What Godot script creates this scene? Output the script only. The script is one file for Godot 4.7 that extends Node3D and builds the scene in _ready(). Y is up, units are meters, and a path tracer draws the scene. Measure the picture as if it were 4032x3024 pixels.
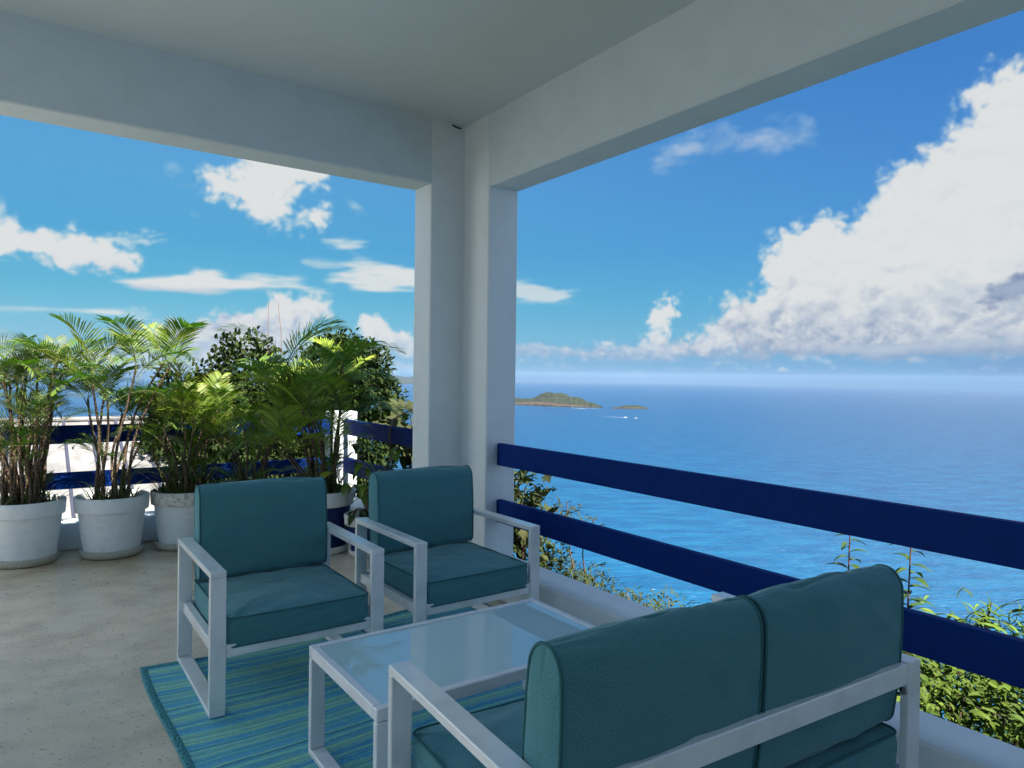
extends Node3D
# A covered sea-view terrace: the setting first, then furniture, pots, planting and far things.

const CLOUDS := {
	"big": [Vector2(74.24, 20.75), Vector2(70.83, 20.66), Vector2(69.41, 20.69), Vector2(68.24, 20.24), Vector2(67.59, 19.53), Vector2(67.12, 19.19), Vector2(67.40, 18.56), Vector2(67.61, 18.10), Vector2(66.67, 17.53), Vector2(66.41, 16.69), Vector2(65.02, 16.44), Vector2(64.60, 15.74), Vector2(63.15, 15.47), Vector2(62.43, 13.98), Vector2(61.70, 12.78), Vector2(60.80, 12.21), Vector2(60.65, 11.73), Vector2(59.23, 12.34), Vector2(57.96, 12.19), Vector2(56.34, 11.71), Vector2(54.51, 10.96), Vector2(54.69, 10.44), Vector2(54.87, 9.56), Vector2(54.45, 9.23), Vector2(54.05, 8.02), Vector2(54.49, 7.12), Vector2(54.07, 6.60), Vector2(53.04, 6.81), Vector2(51.83, 6.65), Vector2(51.14, 6.13), Vector2(51.42, 5.22), Vector2(50.64, 4.32), Vector2(50.48, 3.41), Vector2(49.23, 3.13), Vector2(47.61, 3.22), Vector2(46.34, 2.38), Vector2(47.81, 1.65), Vector2(56.50, 1.56), Vector2(64.26, 1.69), Vector2(72.24, 1.89), Vector2(75.69, 2.00)],
	"tower": [Vector2(45.24, 2.10), Vector2(45.79, 2.85), Vector2(45.95, 3.97), Vector2(45.84, 5.27), Vector2(46.29, 6.00), Vector2(47.02, 6.09), Vector2(47.19, 6.64), Vector2(47.55, 6.82), Vector2(48.01, 6.45), Vector2(48.38, 5.80), Vector2(48.39, 5.07), Vector2(47.78, 3.96), Vector2(47.43, 3.04), Vector2(46.71, 2.29)],
	"band": [Vector2(33.91, 2.46), Vector2(35.43, 2.72), Vector2(37.52, 2.88), Vector2(38.29, 2.32), Vector2(40.00, 2.34), Vector2(40.95, 2.16), Vector2(41.88, 2.64), Vector2(43.01, 2.36), Vector2(44.12, 2.65), Vector2(45.24, 2.28), Vector2(47.81, 2.11), Vector2(48.90, 1.45), Vector2(42.28, 1.36), Vector2(35.45, 1.62), Vector2(33.92, 1.51)],
	"faint": [Vector2(45.74, 17.58), Vector2(47.38, 17.93), Vector2(48.64, 18.11), Vector2(49.70, 18.70), Vector2(51.09, 19.58), Vector2(52.14, 19.81), Vector2(53.00, 19.65), Vector2(54.21, 18.66), Vector2(56.05, 18.64), Vector2(57.70, 17.67), Vector2(57.87, 17.42), Vector2(56.24, 17.02), Vector2(54.58, 16.68), Vector2(52.88, 16.66), Vector2(50.78, 17.22), Vector2(48.65, 17.10), Vector2(46.49, 16.53)],
	"dark": [Vector2(67.98, 5.02), Vector2(68.89, 6.00), Vector2(69.14, 6.61), Vector2(70.04, 6.86), Vector2(71.07, 7.32), Vector2(72.74, 7.71), Vector2(73.35, 6.19), Vector2(71.10, 5.42), Vector2(69.94, 5.10)],
	"l1": [Vector2(-4.14, 9.42), Vector2(-1.15, 9.97), Vector2(-0.53, 10.00), Vector2(-0.21, 10.10), Vector2(0.01, 9.69), Vector2(0.54, 9.63), Vector2(1.09, 10.02), Vector2(1.47, 10.05), Vector2(1.75, 9.66), Vector2(2.43, 9.55), Vector2(2.76, 9.78), Vector2(3.22, 9.84), Vector2(3.80, 9.84), Vector2(4.04, 9.20), Vector2(4.51, 9.26), Vector2(4.98, 9.44), Vector2(5.83, 8.99), Vector2(6.81, 8.81), Vector2(7.06, 8.15), Vector2(6.94, 7.18), Vector2(6.08, 6.83), Vector2(5.12, 6.55), Vector2(4.17, 6.81), Vector2(2.67, 6.94), Vector2(1.88, 7.00), Vector2(0.99, 7.31), Vector2(-0.30, 7.37), Vector2(-1.14, 7.34), Vector2(-4.13, 7.13)],
	"l1w": [Vector2(4.98, 9.44), Vector2(5.82, 9.69), Vector2(6.80, 9.36), Vector2(8.05, 9.76), Vector2(8.82, 9.35), Vector2(8.31, 9.02), Vector2(7.06, 8.91), Vector2(6.07, 8.88)],
	"l2": [Vector2(11.38, 17.06), Vector2(11.92, 15.87), Vector2(13.15, 15.81), Vector2(12.74, 15.01), Vector2(11.66, 14.95), Vector2(10.87, 14.31), Vector2(11.27, 13.82), Vector2(10.62, 12.92), Vector2(11.02, 12.13), Vector2(11.69, 11.93), Vector2(12.63, 12.02), Vector2(14.01, 11.72), Vector2(15.27, 11.55), Vector2(16.41, 11.21), Vector2(17.28, 10.72), Vector2(18.44, 10.99), Vector2(20.21, 11.33), Vector2(20.80, 12.10), Vector2(20.49, 12.67), Vector2(19.60, 12.90), Vector2(18.42, 12.96), Vector2(17.98, 13.35), Vector2(18.41, 13.67), Vector2(19.58, 14.20), Vector2(20.32, 14.69), Vector2(20.46, 15.20), Vector2(19.70, 17.04), Vector2(17.50, 18.07)],
	"l3": [Vector2(5.24, 6.56), Vector2(6.21, 6.75), Vector2(7.57, 6.88), Vector2(9.35, 7.22), Vector2(10.13, 7.42), Vector2(10.66, 7.67), Vector2(11.32, 7.48), Vector2(11.99, 7.58), Vector2(13.22, 7.13), Vector2(14.05, 7.26), Vector2(15.03, 7.42), Vector2(16.45, 7.32), Vector2(17.89, 7.40), Vector2(19.36, 6.95), Vector2(20.55, 6.70), Vector2(22.97, 6.41), Vector2(20.56, 6.09), Vector2(18.19, 6.22), Vector2(16.74, 6.22), Vector2(14.76, 6.05), Vector2(12.68, 5.89), Vector2(10.67, 5.96), Vector2(9.36, 5.95), Vector2(7.83, 5.82), Vector2(6.70, 6.05)],
	"l4": [Vector2(6.72, 2.71), Vector2(7.59, 3.10), Vector2(8.86, 3.62), Vector2(9.77, 3.40), Vector2(10.49, 3.58), Vector2(10.68, 4.24), Vector2(10.94, 4.39), Vector2(11.35, 3.90), Vector2(11.75, 4.07), Vector2(12.15, 4.74), Vector2(12.62, 4.95), Vector2(13.38, 4.80), Vector2(13.93, 4.90), Vector2(14.49, 4.56), Vector2(15.19, 4.96), Vector2(15.68, 5.28), Vector2(15.89, 6.11), Vector2(16.45, 6.43), Vector2(17.32, 6.33), Vector2(18.05, 5.98), Vector2(18.78, 6.24), Vector2(19.66, 6.43), Vector2(20.26, 5.93), Vector2(20.64, 5.41), Vector2(20.42, 4.56), Vector2(19.68, 4.07), Vector2(18.66, 3.28), Vector2(17.65, 2.03), Vector2(14.80, 0.91), Vector2(12.05, 0.57), Vector2(9.40, 0.80), Vector2(7.60, 1.47)],
	"l4b": [Vector2(8.50, 0.79), Vector2(9.39, 1.38), Vector2(10.44, 1.26), Vector2(11.23, 1.79), Vector2(12.17, 1.89), Vector2(12.86, 1.47), Vector2(13.41, 0.89), Vector2(12.73, -0.45), Vector2(10.72, -0.77), Vector2(9.15, -0.49)],
	"l5": [Vector2(22.39, 3.70), Vector2(22.53, 4.47), Vector2(22.83, 4.95), Vector2(23.60, 4.74), Vector2(24.44, 4.68), Vector2(24.91, 4.07), Vector2(25.77, 3.63), Vector2(26.99, 3.26), Vector2(29.07, 2.75), Vector2(29.09, 1.48), Vector2(27.01, 1.45), Vector2(25.64, 1.58), Vector2(24.40, 2.03), Vector2(23.32, 2.63)],
	"l6": [Vector2(24.72, 0.31), Vector2(25.49, 1.11), Vector2(27.01, 1.29), Vector2(29.09, 1.17), Vector2(29.11, -0.58), Vector2(27.03, -0.45), Vector2(25.19, -0.39)],
	"c1": [Vector2(20.14, 10.07), Vector2(21.11, 10.32), Vector2(22.02, 10.02), Vector2(23.55, 9.34), Vector2(25.25, 8.88), Vector2(26.93, 8.40), Vector2(26.65, 8.19), Vector2(24.79, 8.37), Vector2(22.95, 8.48), Vector2(21.13, 8.92), Vector2(21.73, 9.33)],
	"c2": [Vector2(20.54, 7.88), Vector2(22.34, 7.99), Vector2(24.49, 7.93), Vector2(26.93, 8.14), Vector2(29.00, 8.23), Vector2(29.03, 6.21), Vector2(26.96, 6.31), Vector2(25.43, 6.50), Vector2(24.04, 6.76), Vector2(22.35, 7.16), Vector2(23.27, 7.35)],
	"c3": [Vector2(18.46, 8.67), Vector2(19.64, 8.77), Vector2(21.13, 8.57), Vector2(21.43, 8.41), Vector2(19.64, 8.29)],
	"c4": [Vector2(7.59, 13.39), Vector2(8.41, 13.60), Vector2(9.56, 13.54), Vector2(10.87, 13.61), Vector2(10.61, 13.44), Vector2(9.05, 13.35), Vector2(8.03, 13.26)],
	"c5": [Vector2(-3.15, 4.08), Vector2(-1.13, 4.22), Vector2(0.46, 4.30), Vector2(2.11, 4.25), Vector2(3.48, 4.31), Vector2(5.13, 4.50), Vector2(6.34, 4.48), Vector2(7.58, 4.43), Vector2(6.10, 4.24), Vector2(8.09, 4.04), Vector2(6.10, 3.94), Vector2(4.66, 3.93), Vector2(2.12, 3.92), Vector2(0.46, 3.88), Vector2(-1.13, 3.83), Vector2(-3.15, 3.71)],
	"c6": [Vector2(8.39, 15.72), Vector2(8.91, 15.27), Vector2(9.42, 15.60), Vector2(9.29, 15.05), Vector2(8.91, 14.54), Vector2(8.65, 14.97)],
	"c7": [Vector2(21.46, 13.32), Vector2(21.98, 13.47), Vector2(22.75, 13.11), Vector2(23.21, 12.69), Vector2(22.60, 12.59), Vector2(21.84, 12.83)],
	"c8": [Vector2(-1.77, 10.99), Vector2(-1.05, 11.04), Vector2(-0.84, 10.64), Vector2(-1.15, 10.16), Vector2(-1.77, 10.01)],
	"c9": [Vector2(34.90, 7.82), Vector2(36.60, 7.58), Vector2(37.74, 7.10), Vector2(40.00, 6.74), Vector2(38.50, 6.37), Vector2(36.62, 6.16), Vector2(34.92, 6.33)],
}

var rng := RandomNumberGenerator.new()
var M := {}


func _ready() -> void:
	rng.seed = 4107
	var cam := Camera3D.new()
	cam.name = "camera"
	cam.fov = 57.44
	cam.near = 0.05
	cam.far = 90000.0
	cam.position = Vector3(0, 1.45, 0)
	cam.rotation = Vector3(deg_to_rad(-0.616), deg_to_rad(-35.045), deg_to_rad(0.743))
	add_child(cam)
	var env := Environment.new()
	env.background_mode = Environment.BG_SKY
	env.tonemap_mode = Environment.TONE_MAPPER_LINEAR
	env.tonemap_exposure = EXPOSURE
	env.sdfgi_enabled = true
	env.ssao_enabled = true
	env.ssil_enabled = true
	var sm := PanoramaSkyMaterial.new()
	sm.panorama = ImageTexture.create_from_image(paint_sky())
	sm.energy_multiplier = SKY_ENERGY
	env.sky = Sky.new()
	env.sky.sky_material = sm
	env.fog_enabled = true
	env.fog_density = 0.000015
	env.fog_light_color = Color(0.66, 0.78, 0.93)
	var we := WorldEnvironment.new()
	we.name = "world_environment"
	we.environment = env
	add_child(we)
	var sun := DirectionalLight3D.new()
	sun.name = "sun"
	sun.light_energy = 1.6
	sun.light_angular_distance = 0.5
	sun.light_color = Color(1.0, 0.96, 0.9)
	sun.shadow_enabled = true
	add_child(sun)
	sun.look_at_from_position(Vector3.ZERO, -Vector3(-0.02, 1.0, 0.71))
	make_materials()
	build_far()
	build_structure()
	build_neighbour()
	build_trees()
	build_furniture()
	build_pots()
	build_outside_plants()
	build_small()


const EXPOSURE := 3.15
const SKY_ENERGY := 0.295


# ---------------------------------------------------------------- sky
func sky_base(az: float, el: float) -> Color:
	# clear air by height, a little deeper blue towards the right of the view
	var k := clampf((az - 15.0) / 50.0, 0.0, 1.0)
	var stops := [[0.0, Color8(128, 186, 219), Color8(104, 160, 208)], [1.5, Color8(140, 196, 224), Color8(112, 170, 214)], [3.5, Color8(128, 198, 224), Color8(104, 178, 218)], [6.0, Color8(102, 188, 222), Color8(90, 172, 220)],
		[10.0, Color8(86, 172, 220), Color8(80, 158, 220)], [15.0, Color8(92, 168, 222), Color8(76, 146, 216)], [22.0, Color8(84, 154, 214), Color8(66, 132, 206)], [45.0, Color8(76, 142, 206), Color8(70, 136, 204)], [90.0, Color8(72, 134, 204), Color8(72, 134, 204)]]
	var e := clampf(el, 0.0, 89.9)
	for i in stops.size() - 1:
		if e <= stops[i + 1][0]:
			var t: float = (e - stops[i][0]) / (stops[i + 1][0] - stops[i][0])
			return (stops[i][1] as Color).lerp(stops[i + 1][1], t).lerp((stops[i][2] as Color).lerp(stops[i + 1][2], t), k)
	return stops[8][1]


func fnl(seed_value: int, freq: float, octaves := 5, kind := FastNoiseLite.TYPE_SIMPLEX_SMOOTH) -> FastNoiseLite:
	var n := FastNoiseLite.new()
	n.seed = seed_value
	n.noise_type = kind
	n.frequency = freq
	n.fractal_type = FastNoiseLite.FRACTAL_FBM if octaves > 1 else FastNoiseLite.FRACTAL_NONE
	n.fractal_octaves = octaves
	return n


func inside_distance(p: Vector2, poly: Array) -> float:
	# signed distance in degrees, positive inside
	var best := 1e9
	var odd := false
	var j := poly.size() - 1
	for i in poly.size():
		var a: Vector2 = poly[i]
		var b: Vector2 = poly[j]
		var ab := b - a
		var t := clampf((p - a).dot(ab) / maxf(ab.length_squared(), 1e-6), 0.0, 1.0)
		best = minf(best, (a + ab * t).distance_squared_to(p))
		if (a.y > p.y) != (b.y > p.y) and p.x < (b.x - a.x) * (p.y - a.y) / (b.y - a.y) + a.x:
			odd = not odd
		j = i
	return sqrt(best) * (1.0 if odd else -1.0)


func paint_sky() -> Image:
	# the whole sky coarsely; cloud out of view is thickened to light the terrace
	var w := 1024
	var h := 512
	var coarse := Image.create(w, h, false, Image.FORMAT_RGB8)
	var n := fnl(3, 1.6, 5)
	var n2 := fnl(9, 1.6, 5)
	for y in h:
		var el := 90.0 - (y + 0.5) * 180.0 / h
		for x in w:
			var az := (x + 0.5) * 360.0 / w - 180.0
			var c := sky_base(az, el)
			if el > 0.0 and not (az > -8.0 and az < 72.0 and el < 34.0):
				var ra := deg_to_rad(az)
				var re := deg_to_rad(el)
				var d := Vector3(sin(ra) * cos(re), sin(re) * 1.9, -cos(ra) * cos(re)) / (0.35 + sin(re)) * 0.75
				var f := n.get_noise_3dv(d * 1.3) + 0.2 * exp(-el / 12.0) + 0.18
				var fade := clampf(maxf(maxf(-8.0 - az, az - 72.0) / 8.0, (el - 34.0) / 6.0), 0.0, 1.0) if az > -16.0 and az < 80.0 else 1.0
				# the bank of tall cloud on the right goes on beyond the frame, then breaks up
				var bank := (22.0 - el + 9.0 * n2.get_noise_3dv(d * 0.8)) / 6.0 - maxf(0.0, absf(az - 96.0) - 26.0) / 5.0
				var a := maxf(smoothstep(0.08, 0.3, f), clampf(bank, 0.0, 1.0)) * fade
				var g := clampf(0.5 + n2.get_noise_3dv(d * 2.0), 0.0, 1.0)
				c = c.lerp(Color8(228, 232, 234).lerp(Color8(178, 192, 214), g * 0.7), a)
			elif el <= 0.0:
				c = Color8(92, 146, 194)
			coarse.set_pixel(x, y, c)
	coarse.resize(4096, 2048, Image.INTERPOLATE_CUBIC)
	# the part that the terrace looks at, in fine detail
	var x0 := 1900
	var x1 := 2930
	var y0 := 600
	var y1 := 1024
	var ww := x1 - x0
	var bytes := coarse.get_region(Rect2i(x0, y0, ww, y1 - y0)).get_data()
	var k := 360.0 / 4096.0
	var fine := fnl(21, 1.0, 6)
	var puff := fnl(5, 1.0, 4)
	puff.fractal_type = FastNoiseLite.FRACTAL_RIDGED
	puff.fractal_gain = 0.4
	puff.domain_warp_enabled = true
	puff.domain_warp_amplitude = 0.7
	puff.domain_warp_frequency = 0.8
	var knob := fnl(6, 1.0, 5)
	knob.fractal_type = FastNoiseLite.FRACTAL_RIDGED
	knob.fractal_gain = 0.55
	var white := Color8(229, 232, 232)
	# order: name, softness, noise amount, noise scale, stretch, white, grey, height where grey, height where white, relief, opacity
	var jobs := [
		["faint", 1.6, 0.42, 0.45, 2.0, Color8(196, 206, 228), Color8(172, 190, 224), 16.0, 19.5, 0.3, 0.78],
		["c4", 0.35, 0.5, 0.9, 6.0, white, white, 0.0, 0.1, 0.1, 0.75], ["c6", 0.8, 0.7, 0.9, 1.0, white, white, 0.0, 0.1, 0.1, 0.3],
		["c7", 0.7, 0.6, 0.9, 1.3, white, white, 0.0, 0.1, 0.1, 0.45], ["c8", 0.5, 0.5, 0.9, 1.3, white, white, 0.0, 0.1, 0.1, 0.9],
		["c1", 0.75, 1.0, 1.0, 7.0, white, white, 0.0, 0.1, 0.1, 0.85], ["c2", 0.8, 1.0, 1.0, 7.0, white, white, 0.0, 0.1, 0.1, 0.95], ["c3", 0.4, 0.8, 0.8, 6.0, white, white, 0.0, 0.1, 0.1, 0.55],
		["c9", 0.7, 1.0, 1.1, 5.0, white, white, 0.0, 0.1, 0.1, 0.8], ["c5", 0.3, 0.5, 0.8, 6.0, white, white, 0.0, 0.1, 0.1, 0.97],
		["l1w", 0.6, 0.8, 0.8, 1.5, white, white, 0.0, 0.1, 0.2, 0.65], ["l3", 0.35, 0.7, 0.9, 5.0, white, Color8(206, 216, 226), 6.1, 6.5, 0.15, 1.0],
		["l2", 1.0, 0.62, 0.6, 1.1, white, Color8(212, 222, 232), 8.0, 12.0, 0.25, 1.0], ["l1", 0.5, 0.55, 0.8, 1.15, white, Color8(206, 214, 224), 6.4, 8.0, 0.5, 1.0],
		["l6", 0.7, 0.5, 0.9, 1.7, Color8(214, 224, 232), Color8(170, 198, 222), 0.5, 2.2, 0.4, 0.85], ["l4b", 0.6, 0.4, 0.9, 1.4, Color8(226, 231, 233), Color8(176, 200, 222), 0.3, 2.3, 0.6, 0.9],
		["l5", 0.35, 0.5, 1.0, 1.1, white, Color8(186, 204, 222), 1.9, 3.5, 0.9, 1.0], ["l4", 0.5, 0.45, 1.0, 1.1, white, Color8(158, 178, 210), 1.6, 5.4, 1.2, 1.0],
		["band", 0.3, 0.6, 1.5, 1.5, Color8(206, 216, 228), Color8(148, 178, 212), 1.9, 3.2, 0.9, 0.85],
		["big", 0.85, 0.48, 0.85, 1.1, white, Color8(150, 168, 196), 1.2, 7.4, 0.9, 1.0], ["tower", 0.55, 0.5, 1.3, 1.0, white, Color8(186, 200, 218), 1.9, 4.0, 0.8, 1.0],
		["dark", 0.4, 0.45, 1.0, 1.3, Color8(128, 146, 182), Color8(104, 124, 164), 5.0, 7.0, 0.4, 0.95],
	]
	jobs.append([[Vector2(44.5, 1.9), Vector2(46.5, 2.5), Vector2(52, 2.9), Vector2(58, 2.6), Vector2(66, 3.3), Vector2(78, 3.4), Vector2(78, 1.3), Vector2(66, 1.45), Vector2(58, 1.75), Vector2(48, 1.75)], 0.6, 0.5, 0.9, 5.0, Color8(196, 206, 220), Color8(138, 160, 194), 1.4, 3.2, 0.6, 0.85])
	jobs.append([[Vector2(60, 5.2), Vector2(64, 6.6), Vector2(70, 7.4), Vector2(78, 8.0), Vector2(78, 5.0), Vector2(68, 4.4)], 2.2, 0.6, 0.6, 1.6, Color8(196, 208, 220), Color8(176, 192, 212), 4.0, 8.0, 0.4, 0.55])
	jobs.append([[Vector2(66, 1.7), Vector2(78, 1.7), Vector2(78, -0.4), Vector2(70, -0.4)], 1.6, 0.2, 0.5, 1.0, Color8(108, 146, 196), Color8(108, 146, 196), 0.0, 0.1, 0.1, 0.7])
	jobs.append([[Vector2(45.5, 1.8), Vector2(46.2, 3.0), Vector2(47.2, 3.3), Vector2(48.2, 2.8), Vector2(49.5, 3.6), Vector2(50.6, 4.4), Vector2(52.0, 4.2), Vector2(53.0, 2.0)], 0.55, 0.55, 1.2, 1.1, white, Color8(176, 192, 214), 1.7, 4.4, 0.9, 0.95])
	jobs.append([[Vector2(4.0, 1.2), Vector2(6.5, 3.6), Vector2(9.0, 4.2), Vector2(12.0, 3.4), Vector2(16.0, 3.6), Vector2(22.0, 2.6), Vector2(27.0, 1.8), Vector2(27.0, 0.4), Vector2(4.0, 0.3)], 1.1, 0.5, 0.8, 2.0, Color8(224, 230, 232), Color8(178, 202, 222), 0.4, 3.0, 0.5, 0.72])
	jobs.append([[Vector2(-6.0, 0.0), Vector2(-6.0, 3.0), Vector2(1.0, 2.6), Vector2(6.0, 1.4), Vector2(9.0, 0.0)], 1.6, 0.4, 0.7, 2.5, Color8(232, 236, 236), Color8(214, 226, 232), 0.0, 1.5, 0.3, 0.9])
	jobs.append([[Vector2(38.0, 1.7), Vector2(39.5, 2.6), Vector2(41.0, 2.3), Vector2(43.0, 3.0), Vector2(44.5, 2.7), Vector2(46.0, 3.4), Vector2(48.0, 2.2), Vector2(48.0, 1.5)], 0.5, 0.6, 1.2, 1.3, Color8(218, 226, 232), Color8(160, 184, 214), 1.6, 3.4, 0.9, 0.85])
	# small far clouds low over the horizon
	for i in 70:
		var a := rng.randf_range(33.0, 74.0)
		var e := rng.randf_range(0.35, 1.75)
		var sx := rng.randf_range(0.2, 0.75)
		var sy := sx * rng.randf_range(0.25, 0.5)
		jobs.append([[Vector2(a - sx, e - sy * 0.5), Vector2(a - sx * 0.3, e + sy), Vector2(a + sx * 0.2, e + sy * 0.7), Vector2(a + sx * 0.5, e + sy * 1.1), Vector2(a + sx, e - sy * 0.5)], 0.2, 0.45, 2.0, 1.5, Color8(206, 218, 230), Color8(160, 190, 218), e - sy, e + sy * 1.5, 0.4, rng.randf_range(0.2, 0.65)])
	for job in jobs:
		var poly: Array = CLOUDS[job[0]] if job[0] is String else job[0]
		var lo: Vector2 = poly[0]
		var hi: Vector2 = poly[0]
		for p in poly:
			lo = lo.min(p)
			hi = hi.max(p)
		var soft: float = job[1]
		var margin: float = soft * (1.0 + job[2]) + 0.25
		lo -= Vector2(margin, margin)
		hi += Vector2(margin, margin)
		var px0 := clampi(int((lo.x / 360.0 + 0.5) * 4096) - x0, 0, ww - 1)
		var px1 := clampi(int((hi.x / 360.0 + 0.5) * 4096) - x0, 0, ww - 1)
		var py0 := clampi(int((90.0 - hi.y) / k) - y0, 0, y1 - y0 - 1)
		var py1 := clampi(int((90.0 - lo.y) / k) - y0, 0, y1 - y0 - 1)
		# distance on a coarse grid, read back smoothly
		var step := 4 if job[0] is String else 2
		var gw := (px1 - px0) / step + 3
		var gh := (py1 - py0) / step + 3
		var grid := PackedFloat32Array()
		grid.resize(gw * gh)
		for gy in gh:
			for gx in gw:
				grid[gy * gw + gx] = inside_distance(Vector2((x0 + px0 + gx * step + 0.5) * k - 180.0, 90.0 - (y0 + py0 + gy * step + 0.5) * k), poly)
		var ns: float = job[3]
		var stretch: float = job[4]
		var cw: Color = job[5]
		var cg: Color = job[6]
		for py in range(py0, py1 + 1):
			var el := 90.0 - (y0 + py + 0.5) * k
			var fy := float(py - py0) / step
			var gy := int(fy)
			fy -= gy
			for px in range(px0, px1 + 1):
				var fx := float(px - px0) / step
				var gx := int(fx)
				fx -= gx
				var q := gy * gw + gx
				var sd := lerpf(lerpf(grid[q], grid[q + 1], fx), lerpf(grid[q + gw], grid[q + gw + 1], fx), fy)
				if sd < -margin:
					continue
				var az := (x0 + px + 0.5) * k - 180.0
				var u := az * ns / stretch * 0.6
				var v := el * ns * 0.6
				var f := fine.get_noise_2d(u, v)
				var d: float = sd / soft + f * 2.6 * job[2] + 0.45
				if job[9] > 0.15 and d < 3.0:
					d -= (knob.get_noise_2d(u * 1.5, v * 1.5) - 0.15) * 1.6 * job[2]
				if d <= 0.0:
					continue
				var alpha: float = smoothstep(0.0, 1.5, d) * job[10]
				var grey := 1.0 - smoothstep(job[7], job[8], el + f * (job[8] - job[7]) * 0.7)
				if job[9] > 0.15:
					var p1 := puff.get_noise_2d(u * 0.55, v * 0.55)
					var p2 := puff.get_noise_2d(u * 0.55 - 0.04, v * 0.55 + 0.12)
					var q1 := knob.get_noise_2d(u * 1.5, v * 1.5)
					var q2 := knob.get_noise_2d(u * 1.5 - 0.03, v * 1.5 + 0.09)
					var body := clampf(grey * 1.1 + 0.12, 0.0, 1.0)
					grey = grey * 0.75 + ((p1 - p2) * 0.7 + (q1 - q2) * 0.3 + f * 0.35) * job[9] * body
				var c := cw.lerp(cg, clampf(grey, 0.0, 1.0))
				var o := (py * ww + px) * 3
				bytes[o] = int(lerpf(bytes[o], c.r8, alpha))
				bytes[o + 1] = int(lerpf(bytes[o + 1], c.g8, alpha))
				bytes[o + 2] = int(lerpf(bytes[o + 2], c.b8, alpha))
	coarse.blit_rect(Image.create_from_data(ww, y1 - y0, false, Image.FORMAT_RGB8, bytes), Rect2i(0, 0, ww, y1 - y0), Vector2i(x0, y0))
	# the panorama begins in the direction -z
	var turned := Image.create(4096, 2048, false, Image.FORMAT_RGB8)
	turned.blit_rect(coarse, Rect2i(2048, 0, 2048, 2048), Vector2i.ZERO)
	turned.blit_rect(coarse, Rect2i(0, 0, 2048, 2048), Vector2i(2048, 0))
	return turned


# ---------------------------------------------------------------- helpers
func tag(o: Node, label: String, category: String, group := "") -> Node:
	o.set_meta("label", label)
	o.set_meta("category", category)
	if group:
		o.set_meta("group", group)
	return o


func numbered(called: String, parent: Node) -> String:
	if not parent.has_node(NodePath(called)):
		return called
	var i := 1
	while parent.has_node(NodePath("%s_%03d" % [called, i])):
		i += 1
	return "%s_%03d" % [called, i]


func thing(called: String, label: String, category: String, at := Vector3.ZERO, turn := 0.0, group := "") -> Node3D:
	var o := Node3D.new()
	o.name = numbered(called, self)
	add_child(o)
	o.position = at
	o.rotation.y = turn
	tag(o, label, category, group)
	return o


func part(called: String, mesh: Mesh, material: Material, parent: Node = self, at := Transform3D.IDENTITY) -> MeshInstance3D:
	var o := MeshInstance3D.new()
	o.name = numbered(called, parent)
	o.mesh = mesh
	o.material_override = material
	o.transform = at
	parent.add_child(o)
	return o


func struct(called: String, mesh: Mesh, material: Material, at := Transform3D.IDENTITY) -> MeshInstance3D:
	var o := part(called, mesh, material, self, at)
	o.set_meta("kind", "structure")
	return o


func moved(x: float, y: float, z: float) -> Transform3D:
	return Transform3D(Basis.IDENTITY, Vector3(x, y, z))


# a box between two corners with small chamfers
func block(a: Vector3, b: Vector3, r := 0.004) -> ArrayMesh:
	var lo := a.min(b)
	var hi := a.max(b)
	var c := (lo + hi) / 2.0
	var e := (hi - lo) / 2.0
	r = minf(r, minf(e.x, minf(e.y, e.z)) * 0.5)
	var st := SurfaceTool.new()
	st.begin(Mesh.PRIMITIVE_TRIANGLES)
	st.set_smooth_group(-1)
	var ax := [Vector3.RIGHT, Vector3.UP, Vector3.BACK]
	for k in 3:
		var n: Vector3 = ax[k]
		var u: Vector3 = ax[(k + 1) % 3]
		var v: Vector3 = ax[(k + 2) % 3]
		for s in [-1.0, 1.0]:
			var q: Array = []
			for w in [[-1, -1], [1, -1], [1, 1], [-1, 1]]:
				q.append(c + n * s * e[k] + u * w[0] * (e[(k + 1) % 3] - r) + v * w[1] * (e[(k + 2) % 3] - r))
			quad(st, q[0], q[1], q[2], q[3], n * s)
		# the edges along axis k
		for s in [-1.0, 1.0]:
			for t in [-1.0, 1.0]:
				var p: Vector3 = u * s * e[(k + 1) % 3] + v * t * (e[(k + 2) % 3] - r)
				var p2: Vector3 = u * s * (e[(k + 1) % 3] - r) + v * t * e[(k + 2) % 3]
				var l: Vector3 = n * (e[k] - r)
				quad(st, c + p - l, c + p + l, c + p2 + l, c + p2 - l, (u * s + v * t).normalized())
	for sx in [-1.0, 1.0]:
		for sy in [-1.0, 1.0]:
			for sz in [-1.0, 1.0]:
				var s := Vector3(sx, sy, sz)
				var k := c + s * (e - Vector3(r, r, r))
				tri(st, k + Vector3(sx * r, 0, 0), k + Vector3(0, sy * r, 0), k + Vector3(0, 0, sz * r), s.normalized())
	st.generate_normals()
	return st.commit()


func tri(st: SurfaceTool, a: Vector3, b: Vector3, c: Vector3, n: Vector3) -> void:
	if (b - a).cross(c - a).dot(n) > 0.0:
		var t := b
		b = c
		c = t
	st.add_vertex(a)
	st.add_vertex(b)
	st.add_vertex(c)


func quad(st: SurfaceTool, a: Vector3, b: Vector3, c: Vector3, d: Vector3, n: Vector3) -> void:
	tri(st, a, b, c, n)
	tri(st, a, c, d, n)


# a grid of points (rows x columns) as a smooth sheet; flip turns the face over
func sheet(points: Array, flip := false, uvs: Array = []) -> ArrayMesh:
	var st := SurfaceTool.new()
	st.begin(Mesh.PRIMITIVE_TRIANGLES)
	sheet_into(st, points, flip, uvs)
	st.generate_normals()
	if uvs.size():
		st.generate_tangents()
	return st.commit()


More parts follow.
